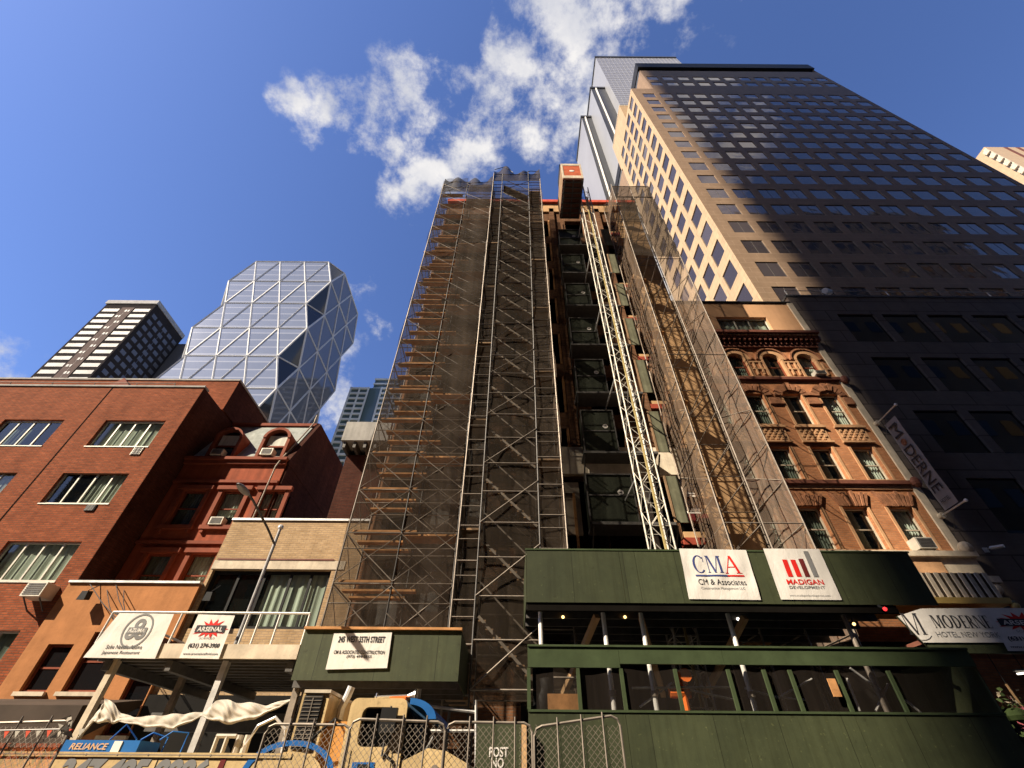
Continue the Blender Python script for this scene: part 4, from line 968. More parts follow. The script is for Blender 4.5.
window_parts(ot, near, cw, 2.22, mull=(.5,), fr=.045, fmat='steel_dark', gmat='tower_glass', name='window', thick=.05)
# west side with its pale grid of windows
swin = []
for k in range(-3, 18):
    for j in range(4): swin.append((21.25 + 2.55 * j, 28.0 + rp * k + 2.9))
sh = [(y, y + 1.85, z, z + 2.25) for y, z in swin if z < 86]
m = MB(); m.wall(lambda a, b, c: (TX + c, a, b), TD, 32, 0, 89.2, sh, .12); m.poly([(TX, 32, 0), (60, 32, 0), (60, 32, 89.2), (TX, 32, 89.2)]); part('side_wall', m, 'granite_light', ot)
window_parts(ot, [(TX + .12, h[0], h[2]) for h in sh], 1.85, 2.25, mull=(), fr=.05, fmat='steel_dark', gmat='tower_glass', name='side_window', face='left', thick=.05, cap=90)
m = MB().box(TX + .9, 26, 26.2, 34, 89.3, 101.0); part('stepped_block', m, 'granite_light', ot)
m = MB().box(TX + .85, 22.85, 26.15, 34, 101.003, 101.3); part('coping', m, 'cream_stone', ot)
# dark base in front
BXa, BZ = 15.52, 22.5
bh = [(17.62 + 2.46 * c, 17.62 + 2.46 * c + 2.02, 20.95 - 3.42 * r - 2.25, 20.95 - 3.42 * r) for r in range(6) for c in range(10)]
m = MB().shell(BXa, 60, WD + .02, 27, 0, BZ, bh, .12); part('base_wall', m, 'granite_base', ot)
window_parts(ot, [(h[0], WD + .14, h[2]) for h in bh], 2.02, 2.25, fr=.03, fmat='black_metal', gmat='base_glass', name='base_window', thick=.03)
m = MB().box(BXa - .05, 60, WD - .02, WD + .4, BZ + .003, BZ + .16); part('base_coping', m, 'steel_dark', ot)
m = MB()
for k in range(6): m.bar((BXa + .4 + k * 6, WD + .3, BZ + .1), (BXa + .4 + k * 6, WD + .3, BZ + 1.0), .03)
m.bar((BXa + .4, WD + .3, BZ + 1.0), (BXa + 30.4, WD + .3, BZ + 1.0), .025); part('railing', m, 'galv', ot)
fl2 = thing('flood_light', 'pale floodlight fitting on the roof edge of the dark tower base', 'lamp', (18.4, WD + .4, BZ + .2))
part('stem', MB().bar((18.4, WD + .4, BZ + .17), (18.4, WD + .4, BZ + .8), .05), 'galv', fl2); m = MB(); m.bar((18.1, WD + .1, BZ + .75), (18.75, WD + .45, BZ + 1.1), .17, 10); part('lamp_head', m, 'white_paint', fl2)
cam = thing('security_camera', 'small pale camera on the dark base wall beside the banner', 'camera', (17.2, WD - .2, 7.4))
q = P(990, 548, WD - .2); cam.location = q
part('camera_body', MB().bar(q, q + Vector((.2, -.3, -.05)), .06, 8), 'galv', cam); part('wall_plate', MB().box(q.x - .08, q.x + .08, WD - .04, WD - .003, q.z - .08, q.z + .08), 'galv', cam)
part('bracket', MB().bar(q, (q.x, WD - .02, q.z), .02), 'galv', cam)

# ================================================================== GLASS HIGH-RISE WITH STEPPED TOP, BEHIND
def facade_lines(root, name, x0, x1, y, z0, z1, px, pz, w, mat):
    m = MB(); x = x0 + px
    while x < x1 - .1: m.box(x - w / 2, x + w / 2, y - .06, y - .003, z0, z1); x += px
    z = z0 + pz
    while z < z1 - .1: m.box(x0, x1, y - .05, y - .0035, z - w / 2, z + w / 2); z += pz
    part(name, m, mat, root)
gw = thing('glass_tower', 'grey glass high-rise with a stepped top, behind the granite tower', 'building', (35, 45, 0))
M['sky_reflection'] = plain('sky_panel', (.34, .34, .35), .3, .3, scale=.05, var=.1); M['grey_cladding'] = plain('grey_cladding', (.30, .31, .33), .35, .2, scale=.05, var=.08)  # reflected cloud and haze put into the pale panel grey
M['dark_cladding'] = plain('dark_cladding', (.055, .057, .06), .4, .2, scale=.05, var=.1)
def volume(u, v, D, xr, dep, nm, fm, sm):
    a = P(u, v, D); m = MB(); x0, z1 = a.x, a.z
    m.poly([(x0, D, 0), (xr, D, 0), (xr, D, z1), (x0, D, z1)]); m.poly([(x0, D, z1), (xr, D, z1), (xr, D + dep, z1), (x0, D + dep, z1)]); m.poly([(xr, D, 0), (xr, D + dep, 0), (xr, D + dep, z1), (xr, D, z1)])
    o = part(nm, m, fm, gw)
    m = MB(); m.poly([(x0, D, 0), (x0, D + dep, 0), (x0, D + dep, z1), (x0, D, z1)]); part('side_face', m, sm, o)
    m = MB().box(x0 - .3, xr, D - .3, D + dep, z1 + .01, z1 + 1.2); part('roof_edge', m, 'dark_cladding', o)
    return x0, z1
xA, zA_ = volume(595.7, 57.6, 38, 60, 14, 'tall_block', 'sky_reflection', 'grey_cladding')
facade_lines(gw, 'mullion_lattice', xA, 60, 38, 90, zA_, 1.4, 2.2, .09, M['grey_cladding'])
xB, zB_ = volume(591, 88.6, 40.9, xA - .02, 12, 'middle_block', 'dark_cladding', 'grey_cladding')
xC, zC_ = volume(581.7, 117.5, 47, xB - .02, 14, 'low_block', 'dark_cladding', 'sky_reflection')
for x0, x1, y, z1 in ((xB, xA, 40.9, zB_), (xC, xB, 47, zC_)):
    xx = x0 + (x1 - x0) * .3; part('white_fin', MB().box(xx, xx + .35, y - .3, y - .003, 40, z1), 'white_paint', gw)
# cream block at the far end
cbk = thing('cream_tower', 'sunlit cream tower with dark window stripes behind the granite tower roof', 'building', (130, 60, 0))
a = P(984, 147, 60)
m = MB().box(a.x, a.x + 40, 60, 90, 0, a.z); part('wall', m, 'granite_light', cbk)
for k in range(7): x = a.x + 7 + k * 4.6; part('window_stripe', MB().box(x, x + 1.5, 59.9, 59.997, 20, a.z - .3), 'dark_cornice', cbk)
m = MB(); 
m.box(a.x - .2, a.x - .003, 60, 61, a.z - 170, a.z - 1)
for k in range(50): m.box(a.x - .8, a.x - .21, 60, 61.5, a.z - 4 - k * 3.4, a.z - 2 - k * 3.4)
part('corner_balcony', m, 'cream_stone', cbk)

# ================================================================== FACETED DIAGRID TOWER
dg = thing('diagrid_tower', 'faceted glass tower with a white triangular frame', 'building', (-90, 120, 0))
DD = 110.0
rows_y = [48, 130, 215, 318, 430, 555]
zl = [P(160 + x / 4.043, 250 + y / 4.043, DD) for x, y in ((588, 48), (592, 130), (597, 215), (478, 318), (473, 430), (340, 555))]
zl = [p.z for p in zl]
odd0 = P(160 + 275 / 4.043, 250 + 130 / 4.043, DD).x; odd4 = P(160 + 690 / 4.043, 250 + 130 / 4.043, DD).x
am = (odd4 - odd0) / 4; hgt = (zl[0] - zl[4]) / 4
Zr = [zl[0] - hgt * k for k in range(12)]
Zr = [z for z in Zr if z > 2] + [0]
bd = am * 1.08
def fr_nodes(r):
    return [Vector((odd0 + am * (i + (.5 if r % 2 == 0 else 0)), DD, Zr[r])) for i in range(4 if r % 2 == 0 else 5)]
def ea_nodes(r):
    return [Vector((odd4, DD + bd * (i + (.5 if r % 2 == 0 else 0)), Zr[r])) for i in range(3 if r % 2 == 0 else 4)]
def we_nodes(r): return [Vector((odd0, p.y, p.z)) for p in ea_nodes(r)]
gl, eg, wgl, fr_, cn2 = MB(), MB(), MB(), MB(), MB()
def tri_band(nodes, mb, r):
    A, B = nodes(r), nodes(r + 1)
    if len(A) < len(B):
        for i, p in enumerate(A):
            mb.poly([p, B[i], B[i + 1]]); 
            if i + 1 < len(A): mb.poly([p, B[i + 1], A[i + 1]])
            edges.extend([(p, B[i]), (p, B[i + 1])])
    else:
        for i, p in enumerate(B):
            mb.poly([p, A[i + 1], A[i]])
            if i + 1 < len(B): mb.poly([p, B[i + 1], A[i + 1]])
            edges.extend([(p, A[i]), (p, A[i + 1])])
    for q in (A, B): edges.extend(zip(q, q[1:]))
edges = []
for r in range(len(Zr) - 1):
    tri_band(fr_nodes, gl, r); tri_band(ea_nodes, eg, r); tri_band(we_nodes, wgl, r)
    for side, other in ((-1, ea_nodes), (0, we_nodes)):
        fa, fb, ea, eb = fr_nodes(r)[side], fr_nodes(r + 1)[side], other(r)[0], other(r + 1)[0]
        if r % 2 == 0: cn2.poly([fa, ea, fb]); edges.append((fa, ea)); edges.append((fa, fb)); edges.append((ea, fb))
        else: cn2.poly([fa, fb, eb]); edges.append((fb, eb)); edges.append((fa, fb)); edges.append((fa, eb))
top = fr_nodes(0) + ea_nodes(0) + [Vector((odd0, p.y, p.z)) for p in ea_nodes(0)[::-1]]; cn2.poly(top)
M['diagrid_glass'] = glass('diagrid_glass', (0.16, 0.19, 0.22), 2.2, 0.06, wob=.08)
nt = M['diagrid_glass'].node_tree; b_ = nt.nodes['Principled BSDF']; t_ = nt.nodes.new('ShaderNodeTexBrick'); tc_ = N(nt, 'ShaderNodeTexCoord')
for k_, v_ in (('Scale', 1.0), ('Brick Width', 400.0), ('Row Height', hgt / 4), ('Mortar Size', .35), ('Mortar Smooth', .6)): t_.inputs[k_].default_value = v_
t_.inputs['Color1'].default_value = (.115, .124, .132, 1); t_.inputs['Color2'].default_value = (.15, .162, .178, 1); t_.inputs['Mortar'].default_value = (.27, .275, .275, 1)
L(nt, wallvec(nt, tc_), t_.inputs['Vector']); L(nt, t_.outputs['Color'], b_.inputs['Base Color']); M['diagrid_dark'] = glass('diagrid_dark', (0.13, 0.135, 0.145), 1.7, 0.04, wob=.08); M['mouth_glass'] = glass('mouth_glass', (0.03, 0.034, 0.04), 1.5, .05)
o1 = part('front_glazing', gl, 'diagrid_glass', dg); o2 = part('side_glazing', eg, 'diagrid_dark', dg); part('side_glazing', wgl, 'diagrid_dark', dg); part('corner_glazing', cn2, 'mouth_glass', dg)
seen = set()
for a, b in edges:
    k = (tuple(round(c, 2) for c in a), tuple(round(c, 2) for c in b))
    if k in seen or (k[1], k[0]) in seen: continue
    seen.add(k); fr_.bar(a, b, .36, 5, cap=False)
part('diagrid_frame', fr_, 'pale_frame', dg)


# ================================================================== STRIPED DARK TOWER, GREEN GLASS TOWER
sd = thing('striped_tower', 'dark tower with two glare-white window stripes on its narrow face', 'building', (-200, 140, 0))
SDp = 140.0; a = P(107, 304, SDp); b = P(157.4, 304, SDp); zt = a.z; yb = PX(187, 333, b.x).y
m = MB().box(a.x, b.x, SDp, yb, 0, zt); part('wall', m, plain('dark_metal_wall', (.03, .026, .025), 1.0, 0, scale=.1, var=.2, spec=0.0), sd)
w = b.x - a.x; fh = 4.4
for xa, xb_ in ((a.x + w * .05, a.x + w * .36), (a.x + w * .66, a.x + w * .97)):
    for k in range(40):
        z = zt - 4 - k * fh; part('window', MB().box(xa, xb_, SDp - .15, SDp - .003, z - 2.3, z), 'glare_pane', sd)
part('brick_strip', MB().box(a.x + w * .39, a.x + w * .63, SDp - .2, SDp - .003, 0, zt - 3), 'dull_brown', sd)
m = MB()
for k in range(40):
    z = zt - 5 - k * fh; xk = a.x + w * (.42 if k % 2 else .50); m.box(xk, xk + w * .04, SDp - .3, SDp - .203, z - 1.5, z); m.box(xk + w * .06, xk + w * .09, SDp - .3, SDp - .203, z - 1.5, z)
m.box(a.x + w * .505, a.x + w * .507, SDp - .202, SDp - .2005, 5, zt - 5); part('small_window_lattice', m, 'glare_pane', sd)
part('roof_cap', MB().box(a.x - .6, b.x + .3, SDp - .6, yb, zt + .01, zt + 2.6), 'concrete', sd)
m = MB(); m.box(b.x + .003, b.x + .02, (SDp + yb) / 2, (SDp + yb) / 2 + .2, 5, zt - 5)
k = 0
while k < 40:
    z = zt - 5 - k * fh; y = SDp + 2
    while y < yb - 4: m.box(b.x + .021, b.x + .08, y, y + 3.0, z - 2.2, z); y += 4.4
    k += 1
part('side_window_lattice', m, glass('dim_glass', (.10, .10, .105), 1.5, .2, wob=.3), sd)
part('rear_block', MB().box(b.x - 16, b.x + 6, yb + .1, yb + 18, 0, zt - 4), 'steel_dark', sd)
gt = thing('green_glass_tower', 'pale green glass apartment tower in the gap beside the scaffold', 'building', (-60, 150, 0))
a = P(352, 388, 150); b = P(375, 376, 150); c_ = P(336, 440, 150)
M['green_glass'] = glass('green_glass', (.09, .14, .13), 1.5, .1, wob=.1); M['pale_slab'] = plain('pale_slab', (.74, .77, .70), .7, scale=.05)
m = MB().box(a.x, a.x + 40, 150, 180, 0, a.z); o = part('shaft', m, 'green_glass', gt)
m2 = MB().box(b.x, b.x + 30, 152, 176, a.z + .01, b.z); part('upper_shaft', m2, 'green_glass', gt)
m = MB()
for k in range(55):
    z = a.z - k * 3.0
    m.box(a.x - .4, a.x + 8, 149.4, 149.997, z - .9, z); m.box(a.x + 14, a.x + 26, 149.4, 149.997, z - .9, z)
for k in range(4): m.box(b.x - .3, b.x + 12, 151.5, 151.997, b.z - k * 3 - .9, b.z - k * 3)
for x in (a.x, a.x + 4, a.x + 8, a.x + 14, a.x + 20, a.x + 26): m.box(x - .4, x + .4, 149.2, 149.39, 0, a.z)
part('slab_lattice', m, 'pale_slab', gt)

# the tall block across the street whose shadow falls on the right of the picture
oc = thing('shadowing_tower', 'tall dark slab tower across the street from the scaffold', 'building', (-40, -70, 0))
m = MB().box(-103.0, 60, -95, -60, 0, 232); part('wall', m, plain('slab_wall', (.10, .09, .085), .7, scale=.05), oc)
m = MB()
for k in range(60): m.box(-102, 59, -59.997, -59.8, 4 + k * 3.6, 5.8 + k * 3.6)
part('window_strip', m, 'base_glass', oc)
def opposite(name, label, x0, x1, y0, h, mat, fl):
    t = thing(name, label, 'building', ((x0 + x1) / 2, y0, 0)); y1 = -4.0
    part('wall', MB().box(x0, x1, y0, y1, 0, h), mat, t); part('cornice', MB().box(x0, x1, y1 + .003, y1 + .5, h - .9, h - .2), 'concrete', t)
    k = 0; z = 4.2
    while z < h - 2.5:
        m = MB(); x = x0 + 1.2
        while x < x1 - 2: m.box(x, x + 1.3, y1 + .003, y1 + .05, z, z + 1.8); x += 2.6
        part('window_lattice', m, 'black_glass', t); z += fl
opposite('brick_block', 'tall brown brick block facing the green sidewalk shed across the street', -13, 28, -30, 100, plain('block_wall', (.16, .12, .10), .8, scale=.3), 3.6)
opposite('stone_block', 'tall pale stone block facing the dark tower base across the street', 28.5, 90, -30, 95, plain('stone_block_wall', (.22, .20, .18), .8, scale=.3), 3.8)
opposite('low_block', 'low brick shop row facing the red brick building across the street', -60, -13.4, -24, 15, 'red_brick', 3.4)

# ================================================================== BIG GREEN SIDEWALK SHED
SD = 10.4
gs = thing('sidewalk_shed', 'big dark green sidewalk shed carrying the two banners, with mesh windows', 'sidewalk shed', (5, SD, .14))
sx0, sx1 = .28, 9.4; pz0, pz1 = 4.66, 5.82
edges_x = [sx0, P(622, 575, SD).x, P(638, 575, SD).x, 4.85, 6.4, 7.9, sx1]
for a, b in zip(edges_x, edges_x[1:]):
    part('parapet_panel', MB().box(a + .004, b - .004, SD, SD + .02, pz0, pz1), 'green_ply', gs)
part('end_panel', MB().box(sx0 - .022, sx0 - .002, SD, 14.6, pz0, pz1), 'green_ply', gs)
part('cap_rail', MB().box(sx0 - .03, sx1 + .03, SD - .015, SD + .06, pz1 + .003, pz1 + .04), 'green_trim', gs)
part('deck', MB().box(sx0, 8.5, SD + .03, 14.7, 4.72, 4.78), 'deep_shade', gs)
for i in range(7): part('joist', MB().box(sx0, 8.5, SD + .15 + i * .68, SD + .22 + i * .68, 4.56, 4.717), 'steel_dark', gs)
part('edge_beam', MB().box(sx0, 8.45, SD + .03, SD + .1, 4.5, 4.655), 'dark_void', gs)  # blackened to read as the shade below the parapet
for u in (541, 606, 645, 735): 
    x = P(u, 640, SD + .35).x; o = part('shed_post', MB().bar((x, SD + .35, .15), (x, SD + .35, 4.55), .048, 10), 'white_paint', gs)
    part('coupler', MB().bar((x, SD + .35, 3.0), (x, SD + .35, 3.1), .075, 8), 'steel', o)
for x in (7.4,): part('shed_post', MB().bar((x, SD + .35, .15), (x, SD + .35, 4.55), .048, 10), 'steel', gs)
for x in (.7, 2.6, 4.5, 6.4, 8.3): part('shed_post', MB().bar((x, 14.3, .15), (x, 14.3, 4.55), .05, 8), 'steel', gs)
for (x, s) in ((1.9, -1), (2.9, 1), (5.3, -1)):
    part('knee_brace', MB().beam((x, SD + .6, 4.55), (x + s * .7, SD + 2.4, 3.3), .12, .12), 'plywood', gs)
hz0, hz1, lz = 3.5, 3.79, 2.70
seg = [sx0, P(626, 711, SD).x, P(737, 711, SD).x, sx1]
for a, b in zip(seg, seg[1:]):
    part('header', MB().box(a + .003, b - .003, SD - .02, SD + .03, hz0 - (.07 if a < 1 else 0), hz1), 'green_trim', gs)
part('header_rail', MB().box(sx0, sx1, SD - .05, SD + .05, hz1 + .003, hz1 + .04), 'green_trim', gs)
seg2 = [sx0] + [P(u, 735, SD).x for u in (628, 744, 862)] + [sx1]
for a, b in zip(seg2, seg2[1:]): part('fence_panel', MB().box(a + .004, b - .004, SD - .01, SD + .02, .15, lz), 'green_ply', gs)
part('sill_rail', MB().box(sx0, sx1, SD - .03, SD + .05, lz + .003, lz + .04), 'green_trim', gs)
mul = [P(u, 700, SD).x for u in (529, 580, 625, 681, 736, 773, 800, 848, 902)]
for x in mul: part('mullion', MB().box(x - .035, x + .035, SD - .015, SD + .035, lz + .043, hz0 - .08), 'green_trim', gs)
ms = [sx0] + mul[1:] + [sx1]
for a, b in zip(ms, ms[1:]):
    part('mesh_pane', MB().grid(lambda s, t: (a + .03 + (b - a - .06) * s, SD + .045 + .015 * math.sin(s * 6 + a * 5), lz + .045 + (hz0 - lz - .05) * t), 6, 6), 'screen_mesh', gs)
part('end_fence', MB().box(sx1 + .002, sx1 + .02, SD + .03, 13.5, .15, hz1), 'green_ply', gs)
x = P(530, 700, SD + .03).x + .55
m = MB(); m.grid(lambda s, t: (.38 + .42 * s, SD + .09 + .05 * math.sin(s * 8 + t * 5) * math.sin(t * 9), 2.72 + .8 * t), 10, 12); tag(part('hanging_tarp', m, 'black_metal', smooth=True), 'dark tarp hanging inside the first window of the green shed', 'tarp')
q1, q2 = P(548, 712, SD + .08), P(581, 694, SD + .08); part('plywood_sheet', MB().box(q1.x, q2.x, SD + .06, SD + .075, 2.72, q2.z), 'plank', gs)
for (ua, va, ub, vb) in ((632, 688, 730, 687), (640, 707, 672, 683), (745, 688, 775, 697), (778, 698, 812, 679), (775, 697, 805, 700), (847, 678, 860, 711), (876, 711, 888, 684), (850, 668, 880, 690), (905, 700, 925, 716), (690, 690, 735, 700)):
    a, b = P(ua, va, SD + .4), P(ub, vb, SD + .42); part('brace_pipe', MB().bar(a, b, .022, 6), 'galv', gs)
for (u, v) in ((563, 617), (625, 617)):
    q = P(u, v, SD + .8); t = thing('light_bulb', 'lit yellow bulb under the green shed, at the end without banners' if u < 600 else 'lit yellow bulb under the green shed, beside the timber brace', 'lamp', q, 'bulbs under the green shed')
    part('glass_bulb', MB().sphere(q, .035, 8, 6), 'bulb', t); part('lamp_holder', MB().bar(q + Vector((0, 0, .05)), (q.x, q.y, 4.6), .02), 'black_metal', t)
for (u, v, lab) in ((738, 619, 'lit white bulb under the green shed beneath the first banner'), (854, 624, 'lit yellow bulb under the shed beneath the banner with red bars')):
    q = P(u, v, SD + .8); t = thing('light_bulb', lab, 'lamp', q, 'bulbs under the green shed'); part('glass_bulb', MB().sphere(q, .035, 8, 6), 'bulb_white' if u < 800 else 'bulb', t); part('lamp_holder', MB().bar(q + Vector((0, 0, .05)), (q.x, q.y, 4.6), .02), 'black_metal', t)
q = P(885, 609, SD - .15); t = thing('warning_lamp', 'lit red warning lamp at the lower edge of the green shed', 'lamp', q); part('lens', MB().sphere(q, .04, 8, 6), 'bulb_red', t); part('lamp_holder', MB().bar(q, (q.x, SD - .003, q.z + .1), .03), 'black_metal', t)
part('notice', MB().box(P(830, 690, SD).x, P(838, 690, SD).x, SD - .05, SD - .03, P(834, 697, SD).z, P(834, 679, SD).z), 'plank', gs)
q = P(685, 700, SD + 1.0); t = thing('standpipe', 'orange standpipe valve seen through the mesh windows of the green shed', 'standpipe', (q.x, q.y, .14))
part('riser', MB().bar((q.x, q.y, .15), (q.x, q.y, 3.55), .07, 8), 'orange', t); part('valve', MB().bar((q.x - .3, q.y, 3.15), (q.x + .14, q.y, 3.15), .09, 8), 'orange', t); part('hand_wheel', MB().bar((q.x + .05, q.y - .2, 3.45), (q.x + .05, q.y - .24, 3.45), .13, 12), 'orange', t)
part('flange', MB().bar((q.x, q.y, 3.3), (q.x, q.y, 3.38), .13, 10), 'orange', t)

def banner(name, label, tl, tr, br_, bl, D, mat='sign_white', wav=.02, thick=.02):
    A, B, C_, E_ = (P(*tl, D), P(*tr, D), P(*br_, D), P(*bl, D))
    t = thing(name, label, 'banner' if 'banner' in name else 'sign', (E_.x, D, E_.z))
    def f(s, r):
        p = E_.lerp(C_, s).lerp(A.lerp(B, s), r); w = wav * (math.sin(s * 7 + r * 3) * .6 + math.sin(s * 15 - r * 6) * .4) * math.sin(math.pi * min(1, max(0, r * .9 + .05)))
        return p + Vector((0, -abs(w), 0))
    o = part('cloth', MB().grid(f, 30, 14), mat, t, smooth=True)
    W = ((B.x - A.x) + (C_.x - E_.x)) / 2; Hh = (A.z + B.z - C_.z - E_.z) / 2
    off = .0
    def drape(x, z):
        q = (z - E_.z) / (A.z - E_.z); p0 = E_.lerp(A, q); p1 = C_.lerp(B, q); return f((x - p0.x) / (p1.x - p0.x), q).y
    DRAPE[0] = drape
    X = lambda s, r: Vector((E_.lerp(C_, s).lerp(A.lerp(B, s), r).x, D - off, E_.lerp(C_, s).lerp(A.lerp(B, s), r).z))
    return t, o, X, W, Hh
RT_, UP = (1, 0, 0), (0, 0, 1)
# banner 1
t, o, X, W, H = banner('cloth_banner', 'creased white banner with big blue and red capitals on the green shed', (679, 548.5), (746, 550), (761, 600), (689, 599), SD - .02, wav=.022)
serif('CM', M['ink_blue'], o, X(.16, .50), RT_, UP, W * .42, H * .36); serif('A', M['red'], o, X(.60, .50), RT_, UP, W * .24, H * .36)
p = X(.16, .45); 
def strip(x0, x1, z0, z1, y): return onto(MB().grid(lambda a, b: Vector((x0 + (x1 - x0) * a, y, z0 + (z1 - z0) * b)), 16, 2))
part('rule', strip(p.x, p.x + W * .46, p.z - .02, p.z + .015, p.y), 'ink_blue', o); part('rule', strip(p.x + W * .46, p.x + W * .70, p.z - .02, p.z + .015, p.y), 'red', o)
text('CM & Associates', M['ink'], o, X(.18, .27), RT_, UP, W * .68, H * .11); text('Construction Management LLC', M['ink_grey'], o, X(.2, .17), RT_, UP, W * .62, H * .06)
# banner 2
t, o, X, W, H = banner('cloth_banner', 'white banner with red and grey slanted bars on the green shed', (763, 548.5), (819, 549), (842, 600), (781, 599.5), SD - .02, wav=.008)
for i, (mt, hh) in enumerate((('red', .34), ('red', .34), ('dark_red', .36), ('ink_grey', .52))):
    p = X(.26 + i * .145, .43); q = X(.26 + i * .145 - .0, .43 + hh); w_ = W * .085
    part('bar', onto(MB().grid(lambda a, b: Vector((p.x + (q.x - .0 - p.x) * b + w_ * a, p.y, p.z + (q.z - p.z) * b)), 2, 8)), mt, o)
text('MADIGAN', M['red'], o, X(.2, .28), RT_, UP, W * .62, H * .1, .02); text('DEVELOPMENT', M['ink_grey'], o, X(.21, .2), RT_, UP, W * .6, H * .055, .01); text('www.madigandevelopment.com', M['ink_grey'], o, X(.16, .05), RT_, UP, W * .68, H * .045)

DRAPE[0] = None
# ================================================================== HOTEL MARQUEE BANNERS AND SHED
mq = thing('marquee', 'low green canopy in front of the hotel entrance, carrying white signs', 'canopy', (12, 11, .14))
MD = 12.6; mx = P(897, 615, MD).x; mz0 = 4.19; mz1 = 5.24
m = MB(); A = [P(930, 606, MD), P(897, 616, MD), P(925, 643, MD), P(935, 653, MD)]
m.prism([(A[0].x, MD, mz1), (A[1].x, MD, A[1].z), (A[2].x, MD, A[2].z), (A[3].x, MD, mz0), (18, MD, mz0), (18, MD, mz1)], (0, .06, 0)); part('fascia', m, 'green_ply', mq)
part('canopy_deck', MB().box(10.6, 18, MD + .07, 14.5, 4.45, 4.55), 'dark_cornice', mq)
for x in (14.6, 17.6): part('canopy_post', MB().bar((x, MD + .3, .15), (x, MD + .3, 4.44), .05, 8), 'steel_dark', mq)
DRAPE[0] = None
t = thing('hotel_sign', 'white sign with a big letter M and a cut corner on the green canopy', 'sign', (A[1].x, MD - .03, 4.1))
m = MB(); B0 = [P(921, 608.5, MD - .03), P(898, 616, MD - .03), P(924, 642.5, MD - .03), P(1009, 642.5, MD - .03), P(985, 608, MD - .03)]
m.prism([tuple(p) for p in B0], (0, .02, 0)); o = part('sign_board', m, 'sign_white', t)
def at(u, v, D=MD - .036): return P(u, v, D)
p = at(910.5, 634.5); serif('M', M['ink'], o, p, RT_, UP, .445, .506); p = at(936, 628); serif('MODERNE', M['ink'], o, p, RT_, UP, 1.50, .31, .21, .07); p = at(938, 637); text('HOTEL NEW YORK', M['ink_grey'], o, p, RT_, UP, 1.63, .125)
m = MB(); c0 = at(918, 630)
m.path([(c0.x + .32 * math.cos(a), c0.y, c0.z + .02 + .25 * math.sin(a)) for a in [math.radians(245 + 10 * k) for k in range(9)]], .005, 4); part('swash', m, 'ink_grey', o)
def burst(o, c, w, h, mat):
    rnd = random.Random(2); pts = []
    for k in range(28):
        a = 2 * math.pi * k / 28; r = (1.0 if k % 2 == 0 else .55) * rnd.uniform(.75, 1.05); pts.append((c.x + w * r * math.cos(a), c.y, c.z + h * r * math.sin(a)))
    m = MB().poly(pts); part('emblem', onto(m), mat, o)
def scaffold_sign(label, tl, tr, br_, bl, D):
    t, o, X, W, H = banner('scaffold_banner', label, tl, tr, br_, bl, D, wav=.006)
    burst(o, X(.5, .66), W * .46, H * .26, M['red'])
    p = X(.1, .57); m = strip(p.x, p.x + W * .78, p.z, p.z + H * .17, p.y)
    for v in m.v: v.y -= .003
    part('name_bar', m, 'ink', o)
    text('ARSENAL', M['sign_white'], o, X(.16, .595), RT_, UP, W * .66, H * .11, .02, lift=.006); text('SCAFFOLD', M['ink_grey'], o, X(.3, .42), RT_, UP, W * .4, H * .05)
    text('(631) 274-3900', M['ink'], o, X(.1, .2), RT_, UP, W * .8, H * .13, .03); text('www.arsenalscaffold.com', M['ink'], o, X(.06, .07), RT_, UP, W * .88, H * .05, .015)
scaffold_sign('white phone number banner with red burst on the canopy by the hotel sign', (985, 608), (1040, 608), (1078, 651), (1008, 651), MD - .05)
DRAPE[0] = None
lg_ = thing('canopy_lamp', 'small green and gold lamp ball on top of the hotel canopy', 'lamp', P(1015, 606, MD))
q = P(1015, 606, MD + .3); part('globe', MB().sphere(q, .11, 10, 7), 'gold', lg_); part('cap', MB().sphere(q + Vector((0, 0, .08)), .1, 8, 5, 1, 1, .6), 'screen_green', lg_); part('stem', MB().bar(q, (q.x, q.y, 4.56), .03), 'black_metal', lg_)
for (u, v, lab) in ((955, 674, 'short lit tube lamp under the hotel canopy'), (1026, 674, 'lit tube lamp at the far end under the hotel canopy')):
    q = P(u, v, 13.3); t = thing('tube_lamp', lab, 'lamp', q, 'tube lamps under the canopy'); part('tube', MB().bar(q + Vector((-.22, 0, 0)), q + Vector((.22, 0, .04)), .022), 'bulb_white', t); part('fitting', MB().box(q.x - .26, q.x + .26, q.y - .04, q.y + .04, q.z + .06, q.z + .1), 'galv', t)
    part('hanger', MB().bar(q + Vector((0, 0, .1)), (q.x, q.y, 4.44), .012), 'black_metal', t)
fb = thing('flower_basket', 'hanging basket of pink and cream flowers beside the hotel entrance', 'flower basket', P(1016, 715, 12.9))
q = P(1018, 716, 12.9); rnd = random.Random(4)
part('basket', MB().sphere(q, .24, 10, 6, 1, 1, .7), 'leafy', fb)
for nm, mt, n in (('leaf_spray', 'leafy', 60), ('pink_petal', 'petal', 40), ('cream_petal', 'petal_cream', 30)):
    m = MB()
    for i in range(n):
        a = q + Vector((rnd.gauss(0, .2), rnd.gauss(0, .16), rnd.gauss(.05, .2) + (.2 if mt == 'petal_cream' else 0))); d = Vector((rnd.uniform(-1, 1), rnd.uniform(-1, 1), rnd.uniform(-1, 1))) * .05; e = Vector((rnd.uniform(-1, 1), rnd.uniform(-1, 1), rnd.uniform(-1, 1))) * .05
        m.poly([a - d, a + e, a + d, a - e])
    part(nm, m, mt, fb)
part('pole', MB().bar(P(1006, 684, 12.9), q + Vector((.3, 0, -.4)), .03), 'plywood', fb)
part('hanging_chain', MB().bar(P(1006, 684, 12.9), (P(1006, 684, 12.9).x, 12.9, 4.44), .012), 'black_metal', fb)

